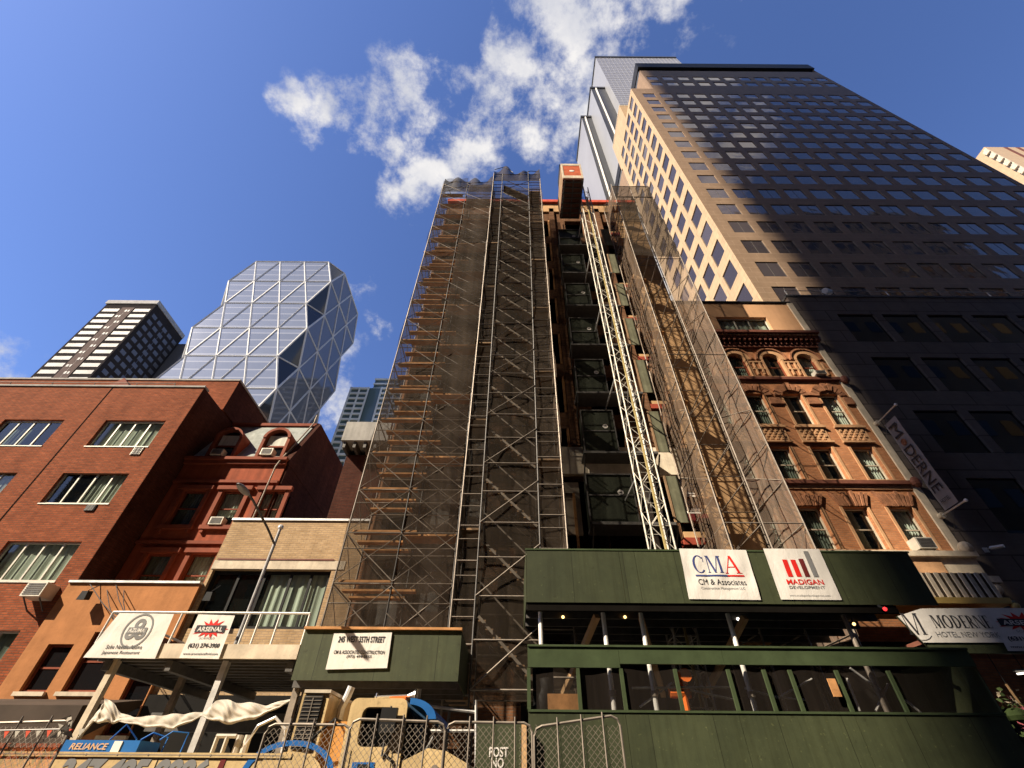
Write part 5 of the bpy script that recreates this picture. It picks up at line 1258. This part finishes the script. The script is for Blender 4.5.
# ================================================================== SMALL GREEN SHED WITH ADDRESS SIGN
ls2 = thing('small_shed', 'small dark green sidewalk shed with a white address sign', 'sidewalk shed', (-2.8, SD, .14))
gx0, gx1, gz0, gz1 = -4.42, -1.13, 3.18, 4.08
part('parapet_panel', MB().box(gx0, gx1, SD, SD + .02, gz0, gz1), 'green_ply', ls2)
part('cap_plank', MB().box(gx0 - .02, gx1 + .03, SD - .06, SD + .16, gz1 + .003, gz1 + .05), 'plank', ls2)
part('end_panel', MB().box(gx1 + .002, gx1 + .022, SD, 12.8, gz0, gz1), 'green_ply', ls2); part('deck', MB().box(gx0, gx1, SD + .03, 14.4, gz0 + .06, gz0 + .12), 'dark_cornice', ls2)
for i in range(6): part('joist', MB().box(gx0, gx1, SD + .15 + i * .7, SD + .22 + i * .7, gz0 - .1, gz0 + .055), 'steel_dark', ls2)
for (u, D) in ((415, SD + .3), (405, SD + 1.6)): x = P(u, 720, D).x; part('shed_post', MB().bar((x, D, .15), (x, D, gz0 + .05), .05, 8), 'galv', ls2)
for (ua, va, ub, vb, D) in ((405, 703, 475, 712, SD + .3), (400, 731, 476, 731, SD + .4), (476, 700, 476, 768, SD + .25)): a, b = P(ua, va, D), P(ub, vb, D); part('brace_pipe', MB().bar(a, b, .028, 6), 'galv', ls2)
t = thing('address_sign', 'white address sign with black capitals on the small green shed', 'sign', (-3.5, SD - .03, gz0))
A_ = [P(334, 633.5, SD - .04), P(392, 632.5, SD - .04), P(387, 668, SD - .04), P(325.5, 669.5, SD - .04)]
m = MB().prism([tuple(p) for p in A_], (0, .02, 0)); o = part('sign_board', m, 'sign_white', t)
W = A_[1].x - A_[0].x; H = A_[0].z - A_[3].z
def s(a, b): q = A_[3].lerp(A_[2], a).lerp(A_[0].lerp(A_[1], a), b); return Vector((q.x, SD - .046, q.z))
text('245 WEST 55TH STREET', M['ink'], o, s(.1, .74), RT_, UP, W * .8, H * .18, .03); text('CM & ASSOCIATES CONSTRUCTION', M['ink'], o, s(.07, .42), RT_, UP, W * .86, H * .1, .02); text('(973) 494-5555', M['ink'], o, s(.3, .28), RT_, UP, W * .42, H * .1, .02)

# ================================================================== WHITE CANOPY WITH RAILING
wc = thing('restaurant_canopy', 'white canopy deck with a thin railing in front of the stucco building', 'canopy', (-6.5, SD, .14))
bx0, bx1, bz0, bz1 = -8.72, -4.44, 3.54, 3.80; rz = 4.40
part('fascia', MB().box(bx0, bx1, SD, SD + .06, bz0, bz1), 'cream_stone', wc)
part('deck', MB().box(bx0, bx1, SD + .063, 14.6, bz0 + .1, bz0 + .18), 'steel_dark', wc)
for i in range(12): part('joist', MB().box(bx0 + .1, bx1 - .1, SD + .2 + i * .34, SD + .28 + i * .34, bz0 - .02, bz0 + .095), 'steel_dark', wc)
for xx in (bx0 + .35, bx0 + 1.6, bx1 - .2): part('main_beam', MB().box(xx, xx + .14, SD + .1, 14.5, bz0 - .2, bz0 - .025), 'steel_dark', wc)
part('top_rail', MB().bar((bx0, SD + .03, rz), (bx1, SD + .03, rz), .025, 6), 'white_paint', wc)
for x in [bx0] + [P(u, 640, SD + .03).x for u in (170, 240, 252, 272)] + [bx1]: part('baluster', MB().bar((x, SD + .03, bz1), (x, SD + .03, rz), .02, 6), 'white_paint', wc)
part('end_rail', MB().bar((bx0, SD + .03, rz), (bx0, 13.5, rz), .025, 6), 'white_paint', wc); part('end_panel', MB().box(bx0 - .02, bx0 - .003, SD + .5, 13.5, bz0, rz - .05), 'dark_cornice', wc)
for (ua, va, ub, vb, D, mt) in ((106, 682, 72, 760, SD + .2, 'cream_stone'), (182, 680, 154, 760, SD + 1.2, 'steel'), (220, 680, 192, 760, SD + .25, 'galv'), (297, 690, 275, 760, SD + .3, 'steel')):
    a = P(ua, va, D); x = a.x; part('canopy_post', MB().box(x - .06, x + .06, D - .06, D + .06, .15, bz0 - .0), mt, wc)
part('back_beam', MB().box(bx0 + .2, bx1, 12.9, 13.1, 2.55, 2.9), 'steel_dark', wc)
t, o, X, W, H = banner('restaurant_banner', 'white restaurant banner with a round grey emblem on the white railing', (119.7, 613), (174, 614), (155, 658.7), (83, 657.5), SD - .03, wav=.008)
c = X(.52, .6); 
def ring(o, c, rx, rz_, w, mat, a0=0, a1=2 * math.pi, sk=.0):
    m = MB(); n = 28
    for k in range(n):
        t0, t1 = a0 + (a1 - a0) * k / n, a0 + (a1 - a0) * (k + 1) / n
        f = lambda tt, r: (c.x + (rx - r) * math.cos(tt) , c.y, c.z + (rz_ - r) * math.sin(tt))
        m.poly([f(t0, 0), f(t1, 0), f(t1, w), f(t0, w)])
    part('emblem_ring', onto(m), mat, o)
ring(o, c, .30, .33, .035, M['ink_grey']); 
for k in range(3):
    a = math.radians(90 + 120 * k); ring(o, c + Vector((.12 * math.cos(a), -.002, .12 * math.sin(a))), .11, .11, .07, M['ink_grey'])
m = strip(c.x - .2, c.x + .2, c.z - .06, c.z + .06, c.y)
for v in m.v: v.y -= .003
part('name_bar', m, 'ink_grey', o); text('AZUMA', M['sign_white'], o, c + Vector((-.17, 0, -.035)), RT_, UP, .34, .075, .02, lift=.006)
text('Soba Needle Azuma', M['ink'], o, X(.22, .19), RT_, UP, W * .56, H * .09, .008); text('Japanese Restaurant', M['ink'], o, X(.22, .06), RT_, UP, W * .58, H * .09, .008)
scaffold_sign('white phone number banner with a red burst emblem on the white railing', (198.4, 614.3), (235, 615.5), (218.7, 659), (179, 658), SD - .035)

DRAPE[0] = None
# street lamp
sl = thing('street_lamp', 'grey street lamp with a long arm reaching over the road, beside the white railing', 'street lamp', (-5.98, 10.75, .14))
part('pole', MB().bar((-5.98, 10.75, .15), (-5.98, 10.75, 6.5), .05, 10, .036), 'lamp_grey', sl)
q = PX(240, 486, -5.98); j = Vector((-5.98, 10.75, 6.42))
part('arm', MB().path([(-5.98, 10.8, 6.05), (-5.98, 10.2, 6.22), (-5.98, 9.2, 6.42), (-5.98, q.y + .4, q.z + .02)], .026, 8), 'steel_dark', sl)
part('lamp_head', MB().sphere((-5.98, q.y + .15, q.z), .27, 10, 8, .33, 1, .24), 'lamp_grey', sl); part('pole_cap', MB().sphere((-5.98, 10.75, 6.5), .07, 8, 5), 'galv', sl)

# white tarp tied between the posts
def tarp(top, bot, D, label):
    T = [P(u, v, D) for u, v in top]; B = [P(u, v, D) for u, v in bot]
    def lin(A, s): n = len(A) - 1; i = min(int(s * n), n - 1); return A[i].lerp(A[i + 1], s * n - i)
    def f(s, t):
        p = lin(T, s).lerp(lin(B, s), t); h = (lin(T, s) - lin(B, s)).length
        roll = .05 * math.exp(-((t - .92) / .09) ** 2)
        y = -.10 * math.sin(t * math.pi * .9) * (h + .1) - roll + .35 * h * .12 * math.sin(s * 26 + t * 5) + .035 * h * math.sin(s * 61 - t * 8)
        return p + Vector((.06 * h * math.sin(t * 4 + s * 20), y, .05 * h * math.sin(s * 23 + t * 3)))
    tag(part('tarpaulin', MB().grid(f, 90, 22), 'canvas', smooth=True), label, 'tarp', 'white tarps under the canopy')
tarp([(78, 737), (94, 716), (107, 697), (120, 712), (141, 720)], [(79, 740), (95, 722), (108, 724), (124, 722), (141, 722)], 10.2, 'white tarp bunched at the outermost canopy post')
tarp([(120, 718), (150, 716), (178, 714), (203, 712)], [(121, 722), (146, 727), (176, 729), (203, 717)], 10.15, 'slack white tarp tied between the canopy posts')
tarp([(203, 713), (217, 700), (240, 702), (266, 705), (290, 699)], [(204, 717), (222, 724), (248, 722), (272, 712), (290, 702)], 10.15, 'white tarp draped towards the small green shed')

# ================================================================== CONCRETE TRUCK
TDp = 7.8
tk = thing('work_truck', 'cream work truck with a blue stripe and a phone number along its side', 'truck', (-3.5, 9, .0))
pt = P(100, 752, TDp).z; xa, xb = P(50, 752, TDp).x - 2.5, -3.0
m = MB(); m.box(xa, xb, TDp, 10.0, .9, pt); body = part('body', m, 'truck_cream', tk)
part('top_lip', MB().box(xa, xb + .003, TDp - .02, TDp - .003, pt - .05, pt), 'truck_cream', body)
def tpos(u, v): return P(u, v, TDp - .012)
p = tpos(56, 771); e = tpos(206, 771)
zt_ = tpos(100, 757.5).z
text('347-495-9996', M['ink_grey'], body, (p.x, TDp - .006, zt_ - .30), RT_, UP, e.x - p.x, .30, .06, .25)
m = MB(); q = tpos(286, 775)
for k in range(16):
    t0, t1 = math.pi * k / 16, math.pi * (k + 1) / 16
    m.poly([(q.x + .62 * math.cos(t0), TDp - .008, q.z + .36 * math.sin(t0)), (q.x + .62 * math.cos(t1), TDp - .008, q.z + .36 * math.sin(t1)), (q.x + .54 * math.cos(t1), TDp - .008, q.z + .30 * math.sin(t1)), (q.x + .54 * math.cos(t0), TDp - .008, q.z + .30 * math.sin(t0))])
part('emblem_ring', m, 'truck_blue', body)
m = MB().prism([(q.x + .46 * math.cos(math.pi * k / 12), TDp - .004, q.z + .24 * math.sin(math.pi * k / 12)) for k in range(13)], (0, -.003, 0)); part('emblem', m, 'truck_cream', body)
p = tpos(222, 757); part('mark', MB().prism([(p.x, TDp - .004, p.z), (p.x + .07, TDp - .004, p.z + .03), (p.x + .05, TDp - .004, p.z - .2), (p.x - .03, TDp - .004, p.z - .2)], (0, -.003, 0)), 'dark_red', body)
m = MB(); bq = [P(56, 753, 8.4), P(118, 753, 8.4)]; zb = P(90, 740, 8.4).z
m.box(bq[0].x, bq[1].x + .25, 8.4, 8.9, pt - .2, zb); tbx = part('tool_box', m, 'truck_blue', tk)
text('RELIANCE', M['plywood'], tbx, (P(68, 750, 8.39).x, 8.39, P(70, 749.5, 8.39).z), RT_, UP, .55, .075, .02, .2); part('stripe', MB().box(bq[1].x - .12, bq[1].x + .0, 8.385, 8.397, pt - .1, zb - .01), 'sign_white', tbx)
m = MB()
rnd = random.Random(8)
for i in range(3):
    u = rnd.uniform(95, 160); a = P(u, 740, 8.9); m.path([a, a + Vector((.15, 0, rnd.uniform(.08, .2))), a + Vector((.35, .1, rnd.uniform(.0, .15))), a + Vector((.4, 0, -.15))], .012, 5)
part('blue_hose', m, 'truck_blue', tk)
for (u, lab) in ((238, 0), (246, 1)):
    a = P(u, 744, 8.6); part('gas_bottle', MB().bar((a.x, a.y, pt - .1), (a.x, a.y, P(u, 735, 8.6).z), .06, 8, .05), 'canvas', tk)
m = MB(); a = P(218, 736, 8.5); m.bar((a.x, a.y, pt), (a.x, a.y, a.z), .03); m.bar((a.x + .15, a.y, pt), (a.x + .15, a.y, a.z), .03); m.bar((a.x - .02, a.y, a.z), (a.x + .28, a.y, a.z), .03); part('rack', m, 'canvas', tk)
m = MB(); a = P(245, 745, 8.2); m.path([a, a + Vector((.1, 0, .22)), a + Vector((.32, 0, .32)), a + Vector((.52, 0, .18)), a + Vector((.56, 0, -.1))], .022, 6); part('roll_hoop', m, 'galv', tk)
# radiator block
r0, r1 = P(290, 748, TDp + .1), P(327, 690, TDp + .1); rzb, rzt = 2.05, r1.z
m = MB(); m.box(r0.x - .02, r1.x + .06, TDp + .1, 9.4, 1.2, rzt - .043); rd = part('engine_housing', m, 'truck_cream', tk)
part('housing_cap', MB().box(r0.x + .0, r1.x + .08, TDp + .06, 9.45, rzt - .04, rzt), 'cream_stone', rd)
m = MB(); m.box(r0.x + .02, r1.x - .02, TDp + .07, TDp + .097, 2.0, rzt - .07); part('radiator', m, 'black_metal', rd)
m = MB()
for k in range(14): z = 2.03 + k * (rzt - 2.12) / 13; m.box(r0.x + .03, r1.x - .03, TDp + .060, TDp + .067, z - .003, z + .003)
m.box((r0.x + r1.x) / 2 - .005, (r0.x + r1.x) / 2 + .005, TDp + .055, TDp + .0595, 2.02, rzt - .1); part('radiator_slat', m, 'steel', rd)
part('frame_box', MB().box(r1.x - .05, P(348, 720, TDp).x, TDp + .2, 9.8, 1.0, 2.32), 'truck_orange', tk)
# cab with rounded door window
cz = P(375, 698, TDp).z; cb_ = 1.0
c0x, c1x = P(352, 720, TDp).x - .06, P(402, 720, TDp).x + .05
def roundrect(x0, x1, z0, z1, r, n=5):
    pts = []
    for cxx, czz, a0 in ((x1 - r, z1 - r, 0), (x0 + r, z1 - r, 90), (x0 + r, z0 + r, 180), (x1 - r, z0 + r, 270)):
        for k in range(n + 1): a = math.radians(a0 + 90 * k / n); pts.append((cxx + r * math.cos(a), czz + r * math.sin(a)))
    return pts
w0x, w1x, wz0_, wz1_ = P(360, 725, TDp).x, P(393, 725, TDp).x, P(380, 747, TDp).z, P(380, 707, TDp).z
outer = roundrect(c0x, c1x, cb_, cz, .10); inner = roundrect(w0x, w1x, wz0_, wz1_, .09)
m = MB(); n = len(outer)
for k in range(n):
    a, b = outer[k], outer[(k + 1) % n]; c_, d_ = inner[(k + 1) % n], inner[k]
    m.poly([(a[0], TDp, a[1]), (b[0], TDp, b[1]), (c_[0], TDp, c_[1]), (d_[0], TDp, d_[1])], True)
    m.poly([(a[0], TDp, a[1]), (b[0], TDp, b[1]), (b[0], 9.9, b[1]), (a[0], 9.9, a[1])], True)
    m.poly([(c_[0], TDp, c_[1]), (d_[0], TDp, d_[1]), (d_[0], TDp + .08, d_[1]), (c_[0], TDp + .08, c_[1])], True)
cabp = part('cab', m, 'truck_cream', tk)
part('cab_interior', MB().box(c0x + .05, c1x - .05, TDp + .7, TDp + .75, cb_, cz - .05), 'black_metal', cabp)
part('door_window', MB().poly([(p[0], TDp + .07, p[1]) for p in inner]), 'clear_glass', cabp)
m = MB(); m.box(w0x + .3, w0x + .52, TDp - .14, TDp - .05, wz1_ - .30, wz1_ - .02); mir = part('wing_mirror', m, 'black_metal', cabp); m = MB(); m.bar((w0x + .42, TDp - .1, wz1_), (w0x + .38, TDp - .02, wz0_ - .1), .015); m.bar((w0x + .42, TDp - .1, wz0_ - .08), (w0x + .55, TDp - .0, wz0_ - .16), .02); part('mirror_arm', m, 'steel_dark', mir)
part('door_handle', MB().box(w0x + .08, w0x + .22, TDp - .03, TDp - .003, wz0_ - .22, wz0_ - .18), 'black_metal', cabp)
m = MB(); zz = cz + .06; m.bar((c0x + .22, TDp + .4, zz), (c0x + .72, TDp + .4, zz + .02), .018, 8, .02); m.bar((c0x + .72, TDp + .4, zz + .02), (c0x + .84, TDp + .4, zz + .03), .02, 10, .07); m.bar((c0x + .25, TDp + .4, cz), (c0x + .25, TDp + .4, zz + .05), .02); part('air_horn', m, 'chrome', cabp)
part('beacon', MB().box(c0x + .48, c0x + .72, TDp + .25, TDp + .45, cz + .003, cz + .05), 'orange', cabp)
m = MB()
for k in range(8):
    a0, a1 = math.radians(90 - 11 * k), math.radians(90 - 11 * (k + 1)); f = lambda a, rr: (c1x + .02 + .40 * rr * math.cos(a), TDp + .05, cz - .24 + .25 * rr * math.sin(a))
    m.prism([f(a0, 1), f(a1, 1), f(a1, .7), f(a0, .7)], (0, 1.9, 0))
part('sun_visor', m, 'truck_blue', cabp)
m = MB(); m.prism([(c1x + .02, TDp + .08, cz - .1), (c1x + .3, TDp + .08, 2.0), (c1x + .02, TDp + .08, 2.0)], (0, 1.8, 0)); part('windscreen', m, 'black_glass', cabp)
hq = [P(415, 762, TDp), P(428, 748, TDp), P(446, 751, TDp), P(468, 764, TDp)]
m = MB(); m.prism([(c1x + .01, TDp + .02, .9)] + [(c1x + .01, TDp + .02, hq[0].z)] + [(p.x, TDp + .02, p.z) for p in hq[1:]] + [(hq[3].x + .02, TDp + .02, .9)], (0, 2.0, 0)); part('hood', m, 'truck_cream', tk)
p = tpos(352, 764); m = MB(); m.box(p.x, p.x + .3, TDp - .008, TDp - .003, p.z - .12, p.z + .02); part('door_stripe', m, 'truck_blue', cabp)
m = MB(); m.path([(P(334, 740, 8.3).x, 8.3, 1.2), (P(334, 740, 8.3).x, 8.3, 2.5), (P(336, 740, 8.3).x + .03, 8.3, 2.66), (P(336, 740, 8.3).x + .06, 8.3, 2.78)], .06, 10); part('exhaust_stack', m, 'galv', tk)
for x in (xa + .8, xa + 2.0, -4.0, -1.3):
    for y in (TDp + .02, 9.5):
        w_ = part('wheel', MB().bar((x, y, .5), (x, y + .3, .5), .5, 20), 'rubber', tk); part('rim', MB().bar((x, y - .01, .5), (x, y + .31, .5), .26, 14), 'steel', w_)
for x in (xa + 1.2, xa + 2.6, xa + 4.0): part('panel_seam', MB().box(x, x + .012, TDp - .004, TDp - .001, 1.0, pt - .06), 'black_metal', body)
m = MB()
for k in range(14): m.bar((xa + .5 + k * .42, TDp - .024, pt - .025), (xa + .5 + k * .42, TDp - .016, pt - .025), .012, 6)
m.box(xa + .4, xb - .1, TDp - .0215, TDp - .0205, pt - .03, pt - .02); part('rivet', m, 'steel', body)
dpx = [(w0x - .05, wz0_ - .04), (w0x - .05, 1.25), (w1x + .05, 1.25), (w1x + .05, wz0_ - .04)]
m = MB()
for a_, b_ in zip(dpx, dpx[1:]): m.beam((a_[0], TDp - .003, a_[1]), (b_[0], TDp - .003, b_[1]), .01, .004)
part('door_seam', m, 'black_metal', cabp)
part('fuel_cap', MB().bar((hq[1].x + .12, TDp + .015, hq[1].z - .22), (hq[1].x + .12, TDp - .02, hq[1].z - .22), .05, 10), 'steel', tk)
m = MB(); m.path([(r1.x - .02, TDp + .03, 2.1), (r1.x + .1, TDp - .02, 2.2), (r1.x + .22, TDp + .1, 2.34), (r1.x + .3, TDp + .4, 2.3)], .018, 6); part('hydraulic_hose', m, 'rubber', tk)
part('chassis', MB().box(xa, -.7, 8.3, 9.5, .5, .897), 'black_metal', tk)

# ================================================================== STREET FENCE PANELS AND PLYWOOD GATE
def chain_link(x0, x1, z0, z1, y, pitch=.075, r=.0025):
    m = MB(); w, h = x1 - x0, z1 - z0
    def seg(a, b):
        d = (Vector(b) - Vector(a)).normalized(); n_ = Vector((-d.z, 0, d.x)) * r; i = len(m.v); k = Vector((0, r, 0))
        m.v += [Vector(a) + n_, Vector(a) - n_, Vector(b) - n_, Vector(b) + n_, Vector(a) + k, Vector(b) + k]; m.f += [[i, i + 1, i + 2, i + 3], [i + 1, i + 4, i + 5, i + 2], [i + 4, i, i + 3, i + 5]]
    k = -h
    while k < w:
        a0 = max(0, k); b0 = a0 - k; a1 = min(w, k + h); b1 = a1 - k
        if a1 > a0: seg((x0 + a0, y, z0 + b0), (x0 + a1, y, z0 + b1)); seg((x1 - a0, y + .004, z0 + b0), (x1 - a1, y + .004, z0 + b1))
        k += pitch
    return m
def fence_panel(u0, v0, u1, v1, D, label, extra=None, bars=(.27, .55, .8)):
    a, b = P(u0, v0, D), P(u1, v1, D); zt = (a.z + b.z) / 2; x0, x1 = a.x, b.x; tilt = b.z - a.z
    t = thing('fence_panel', label, 'fence', ((x0 + x1) / 2, D, 0), 'chain link street fence panels')
    r = .1; zz = lambda x: zt + tilt * ((x - x0) / (x1 - x0) - .5)
    pts = [(x0, D, .25), (x0, D, zz(x0) - r), (x0 + r * .3, D, zz(x0) - r * .3), (x0 + r, D, zz(x0)), (x1 - r, D, zz(x1)), (x1 - r * .3, D, zz(x1) - r * .3), (x1, D, zz(x1) - r), (x1, D, .25), (x0, D, .25)]
    part('frame', MB().path(pts, .016, 7), 'steel', t)
    part('chain_link_mesh', chain_link(x0 + .02, x1 - .02, .27, zt - .04, D), 'steel', t)
    for s_ in bars: x = x0 + (x1 - x0) * s_; part('upright_bar', MB().bar((x, D - .02, .25), (x, D - .02, zz(x) + .06), .011, 6), 'steel', t)
    for x in (x0 + .15, x1 - .15): part('foot', MB().box(x - .05, x + .05, D - .35, D + .35, .01, .06), 'steel_dark', t)
    if extra: extra(t, x0, x1, zt)
    return t
def onet(t, x0, x1, zt): part('debris_net', MB().grid(lambda s, r: (x0 + (x1 - x0) * s, 7.08 + .03 * math.sin(s * 12 + r * 5), .3 + (zt - .5) * r), 16, 10), 'net_orange', t)
fence_panel(-45, 724, 75, 721, 7.05, 'chain link fence panel with torn orange netting and caution flags', onet)
fence_panel(268, 724, 352, 725, 7.20, 'chain link fence panel in front of the black radiator')
fence_panel(352, 719, 446, 722, 7.05, 'chain link fence panel in front of the truck cab door')
fence_panel(447, 722, 532, 723, 7.10, 'chain link fence panel in front of the green plywood gate')
fence_panel(534, 726, 619, 716, 7.00, 'tilted chain link fence panel before the green shed wall')
fl = thing('caution_flags', 'string of red and white flags along the netted fence panel', 'bunting', P(20, 732, 6.94))
m = MB(); a, b = P(-30, 731, 6.94), P(66, 729, 6.94); part('cord', MB().bar(a, b, .006, 4), 'sign_white', fl)
for k in range(11):
    p = a.lerp(b, (k + .5) / 9); part('flag', MB().prism([(p.x - .035, 6.94, p.z), (p.x + .035, 6.94, p.z), (p.x + .02, 6.94, p.z - .08)], (0, .004, 0)), 'red_net' if k % 2 else 'canvas', fl)
m = MB(); q = P(66, 726, 6.92); rnd = random.Random(9)
for i in range(14): d = Vector((rnd.uniform(-.12, .12), rnd.uniform(-.06, .06), rnd.uniform(-.14, .1))); e = Vector((rnd.uniform(-.12, .12), rnd.uniform(-.06, .06), rnd.uniform(-.14, .1))); m.poly([q + d, q + e, q + (d + e) * .5 + Vector((.04, -.03, .05))])
tag(part('tape_knot', m, 'canvas'), 'knot of pale barrier tape at the corner of the netted fence panel', 'tape')
gtE = thing('plywood_gate', 'green plywood gate with stencilled white letters behind the fence', 'gate', (-.4, SD - .2, 0))
a, b = P(477, 725, SD - .2), P(521, 722, SD - .2)
pn = part('gate_leaf', MB().box(a.x, b.x, SD - .2, SD - .18, .15, a.z + .02), 'green_ply', gtE)
part('gate_post', MB().box(b.x + .01, b.x + .1, SD - .22, SD - .12, .15, a.z + .03), 'plywood', gtE)
p = P(489, 757, SD - .21); text('POST', M['sign_white'], pn, p, RT_, UP, .34, .14, .02); p = P(491, 768, SD - .21); text('NO', M['sign_white'], pn, p, RT_, UP, .22, .14, .02); p = P(489, 779, SD - .21); text('BILLS', M['sign_white'], pn, p, RT_, UP, .34, .14, .02)

# ================================================================== SKY, SUN, CAMERA
AZ, EL = R(57.5), R(39.0)                           # the sun stands behind the camera, over its left shoulder
sun_dir = Vector((-math.sin(AZ) * math.cos(EL), -math.cos(AZ) * math.cos(EL), math.sin(EL)))
sd_ = bpy.data.lights.new('sun', 'SUN'); sd_.energy = 5.0; sd_.angle = R(0.53); sd_.color = (1.0, 0.86, 0.67)
so = bpy.data.objects.new('sun', sd_); COL.objects.link(so); so.location = (-60, -60, 80); so.rotation_euler = sun_dir.to_track_quat('Z', 'Y').to_euler()
w = bpy.data.worlds.new('World'); SC.world = w; w.use_nodes = True; nt = w.node_tree
bg = nt.nodes['Background']; bg.inputs['Strength'].default_value = 0.05
sky = nt.nodes.new('ShaderNodeTexSky'); sky.sky_type = 'NISHITA'; sky.sun_disc = False; sky.sun_elevation = EL; sky.sun_rotation = math.pi + AZ; sky.air_density = 1.0; sky.dust_density = 0.6; sky.ozone_density = 2.0
tc = nt.nodes.new('ShaderNodeTexCoord')
def dvec(u, v): return Vector(ray(u, v)).normalized()
blobs = [(560, 20, 9, 1), (620, 20, 8, 1), (590, 70, 8, 1), (530, 50, 6, .9), (545, 110, 7, .95), (600, 120, 6, 1), (500, 110, 5, .75), (470, 150, 6, .95), (430, 180, 5.5, .95), (405, 200, 4, .85), (395, 145, 5, .9), (362, 122, 5, 1.0), (325, 112, 4, .95), (288, 98, 3, .8), (405, 80, 4, .85), (345, 118, 4, .9), (425, 130, 5, .9), (415, 205, 3.5, .9), (670, 20, 5, .8), (350, 285, 4, .62), (335, 400, 5.5, 1.0), (350, 350, 3, .6), (0, 388, 3.6, .8), (-40, 392, 6, .9), (380, 330, 3, .6), (450, 110, 6, .55), (640, -60, 12, 1)]
dirs = [(dvec(u, v), r, s) for u, v, r, s in blobs]
for (u, v, r, s) in ((690, 110, 8, 1), (720, 170, 7, .9), (660, 90, 7, 1)):      # cloud standing behind the camera, seen mirrored in the tower glass
    d = dvec(u, v); dirs.append((Vector((d.x, -d.y, d.z)), r, s))
mask = None
nz0 = N(nt, 'ShaderNodeTexNoise', Scale=7.0, Detail=4.0); L(nt, tc.outputs['Generated'], nz0.inputs['Vector'])
wv = nt.nodes.new('ShaderNodeVectorMath'); wv.operation = 'MULTIPLY_ADD'; L(nt, nz0.outputs['Color'], wv.inputs[0]); wv.inputs[1].default_value = (.10, .10, .10); L(nt, tc.outputs['Generated'], wv.inputs[2])
wv2 = nt.nodes.new('ShaderNodeVectorMath'); wv2.operation = 'SUBTRACT'; L(nt, wv.outputs[0], wv2.inputs[0]); wv2.inputs[1].default_value = (.05, .05, .05)
for d, r, s in dirs:
    dt = nt.nodes.new('ShaderNodeVectorMath'); dt.operation = 'DISTANCE'; L(nt, wv2.outputs[0], dt.inputs[0]); dt.inputs[1].default_value = d
    mr = nt.nodes.new('ShaderNodeMapRange'); mr.inputs['From Min'].default_value = R(r) * 1.25; mr.inputs['From Max'].default_value = 0.0; mr.inputs['To Min'].default_value = 0.0; mr.inputs['To Max'].default_value = s * 1.5
    L(nt, dt.outputs['Value'], mr.inputs['Value'])
    if mask is None: mask = mr.outputs[0]
    else:
        mx = nt.nodes.new('ShaderNodeMath'); mx.operation = 'SMOOTH_MAX'; mx.inputs[2].default_value = .15; L(nt, mask, mx.inputs[0]); L(nt, mr.outputs[0], mx.inputs[1]); mask = mx.outputs[0]
nz = N(nt, 'ShaderNodeTexNoise', Scale=12.0, Detail=14.0, Roughness=0.64, Distortion=0.05); L(nt, tc.outputs['Generated'], nz.inputs['Vector'])
a1 = nt.nodes.new('ShaderNodeMath'); a1.operation = 'MULTIPLY_ADD'; L(nt, nz.outputs['Fac'], a1.inputs[0]); a1.inputs[1].default_value = 4.2; a1.inputs[2].default_value = -2.1
gt_ = nt.nodes.new('ShaderNodeMath'); gt_.operation = 'MULTIPLY'; gt_.use_clamp = True; L(nt, mask, gt_.inputs[0]); gt_.inputs[1].default_value = 2.2
a2 = nt.nodes.new('ShaderNodeMath'); a2.operation = 'MULTIPLY_ADD'; L(nt, a1.outputs[0], a2.inputs[0]); L(nt, gt_.outputs[0], a2.inputs[1]); L(nt, mask, a2.inputs[2])
den = nt.nodes.new('ShaderNodeMapRange'); den.interpolation_type = 'SMOOTHSTEP'; den.inputs['From Min'].default_value = .45; den.inputs['From Max'].default_value = 1.6; L(nt, a2.outputs[0], den.inputs['Value'])
nzb = N(nt, 'ShaderNodeTexNoise', Scale=5.0, Detail=8.0, Roughness=.6); L(nt, wv2.outputs[0], nzb.inputs['Vector'])
cc = ramp2(nt, nzb.outputs['Fac'], .32, .62, (3.9, 4.2, 5.2), (7.6, 7.4, 7.3))
skc = mixc(nt, 1.0, sky.outputs['Color'], (0.98, 1.13, 1.62), 'MULTIPLY')
mixs = mixc(nt, den.outputs[0], skc, cc); L(nt, mixs, bg.inputs['Color'])

cam_d = bpy.data.cameras.new('camera'); cam_o = bpy.data.objects.new('camera', cam_d); COL.objects.link(cam_o)
cam_d.sensor_width = 36; cam_d.lens = F / 1024 * 36; cam_d.clip_end = 8000; cam_d.clip_start = .05; cam_d.shift_x = -(CX - 512) / 1024
cam_o.matrix_world = Matrix.Translation((0, 0, CZ)) @ Matrix.Rotation(R(90) + PITCH, 4, 'X') @ Matrix.Rotation(ROLL, 4, 'Z')
SC.camera = cam_o
SC.render.engine = 'CYCLES'
SC.cycles.transparent_max_bounces = 24; SC.cycles.max_bounces = 6; SC.cycles.use_denoising = True
SC.view_settings.view_transform = 'Standard'; SC.view_settings.look = 'None'; SC.view_settings.exposure = 1.3; SC.view_settings.gamma = 1.0
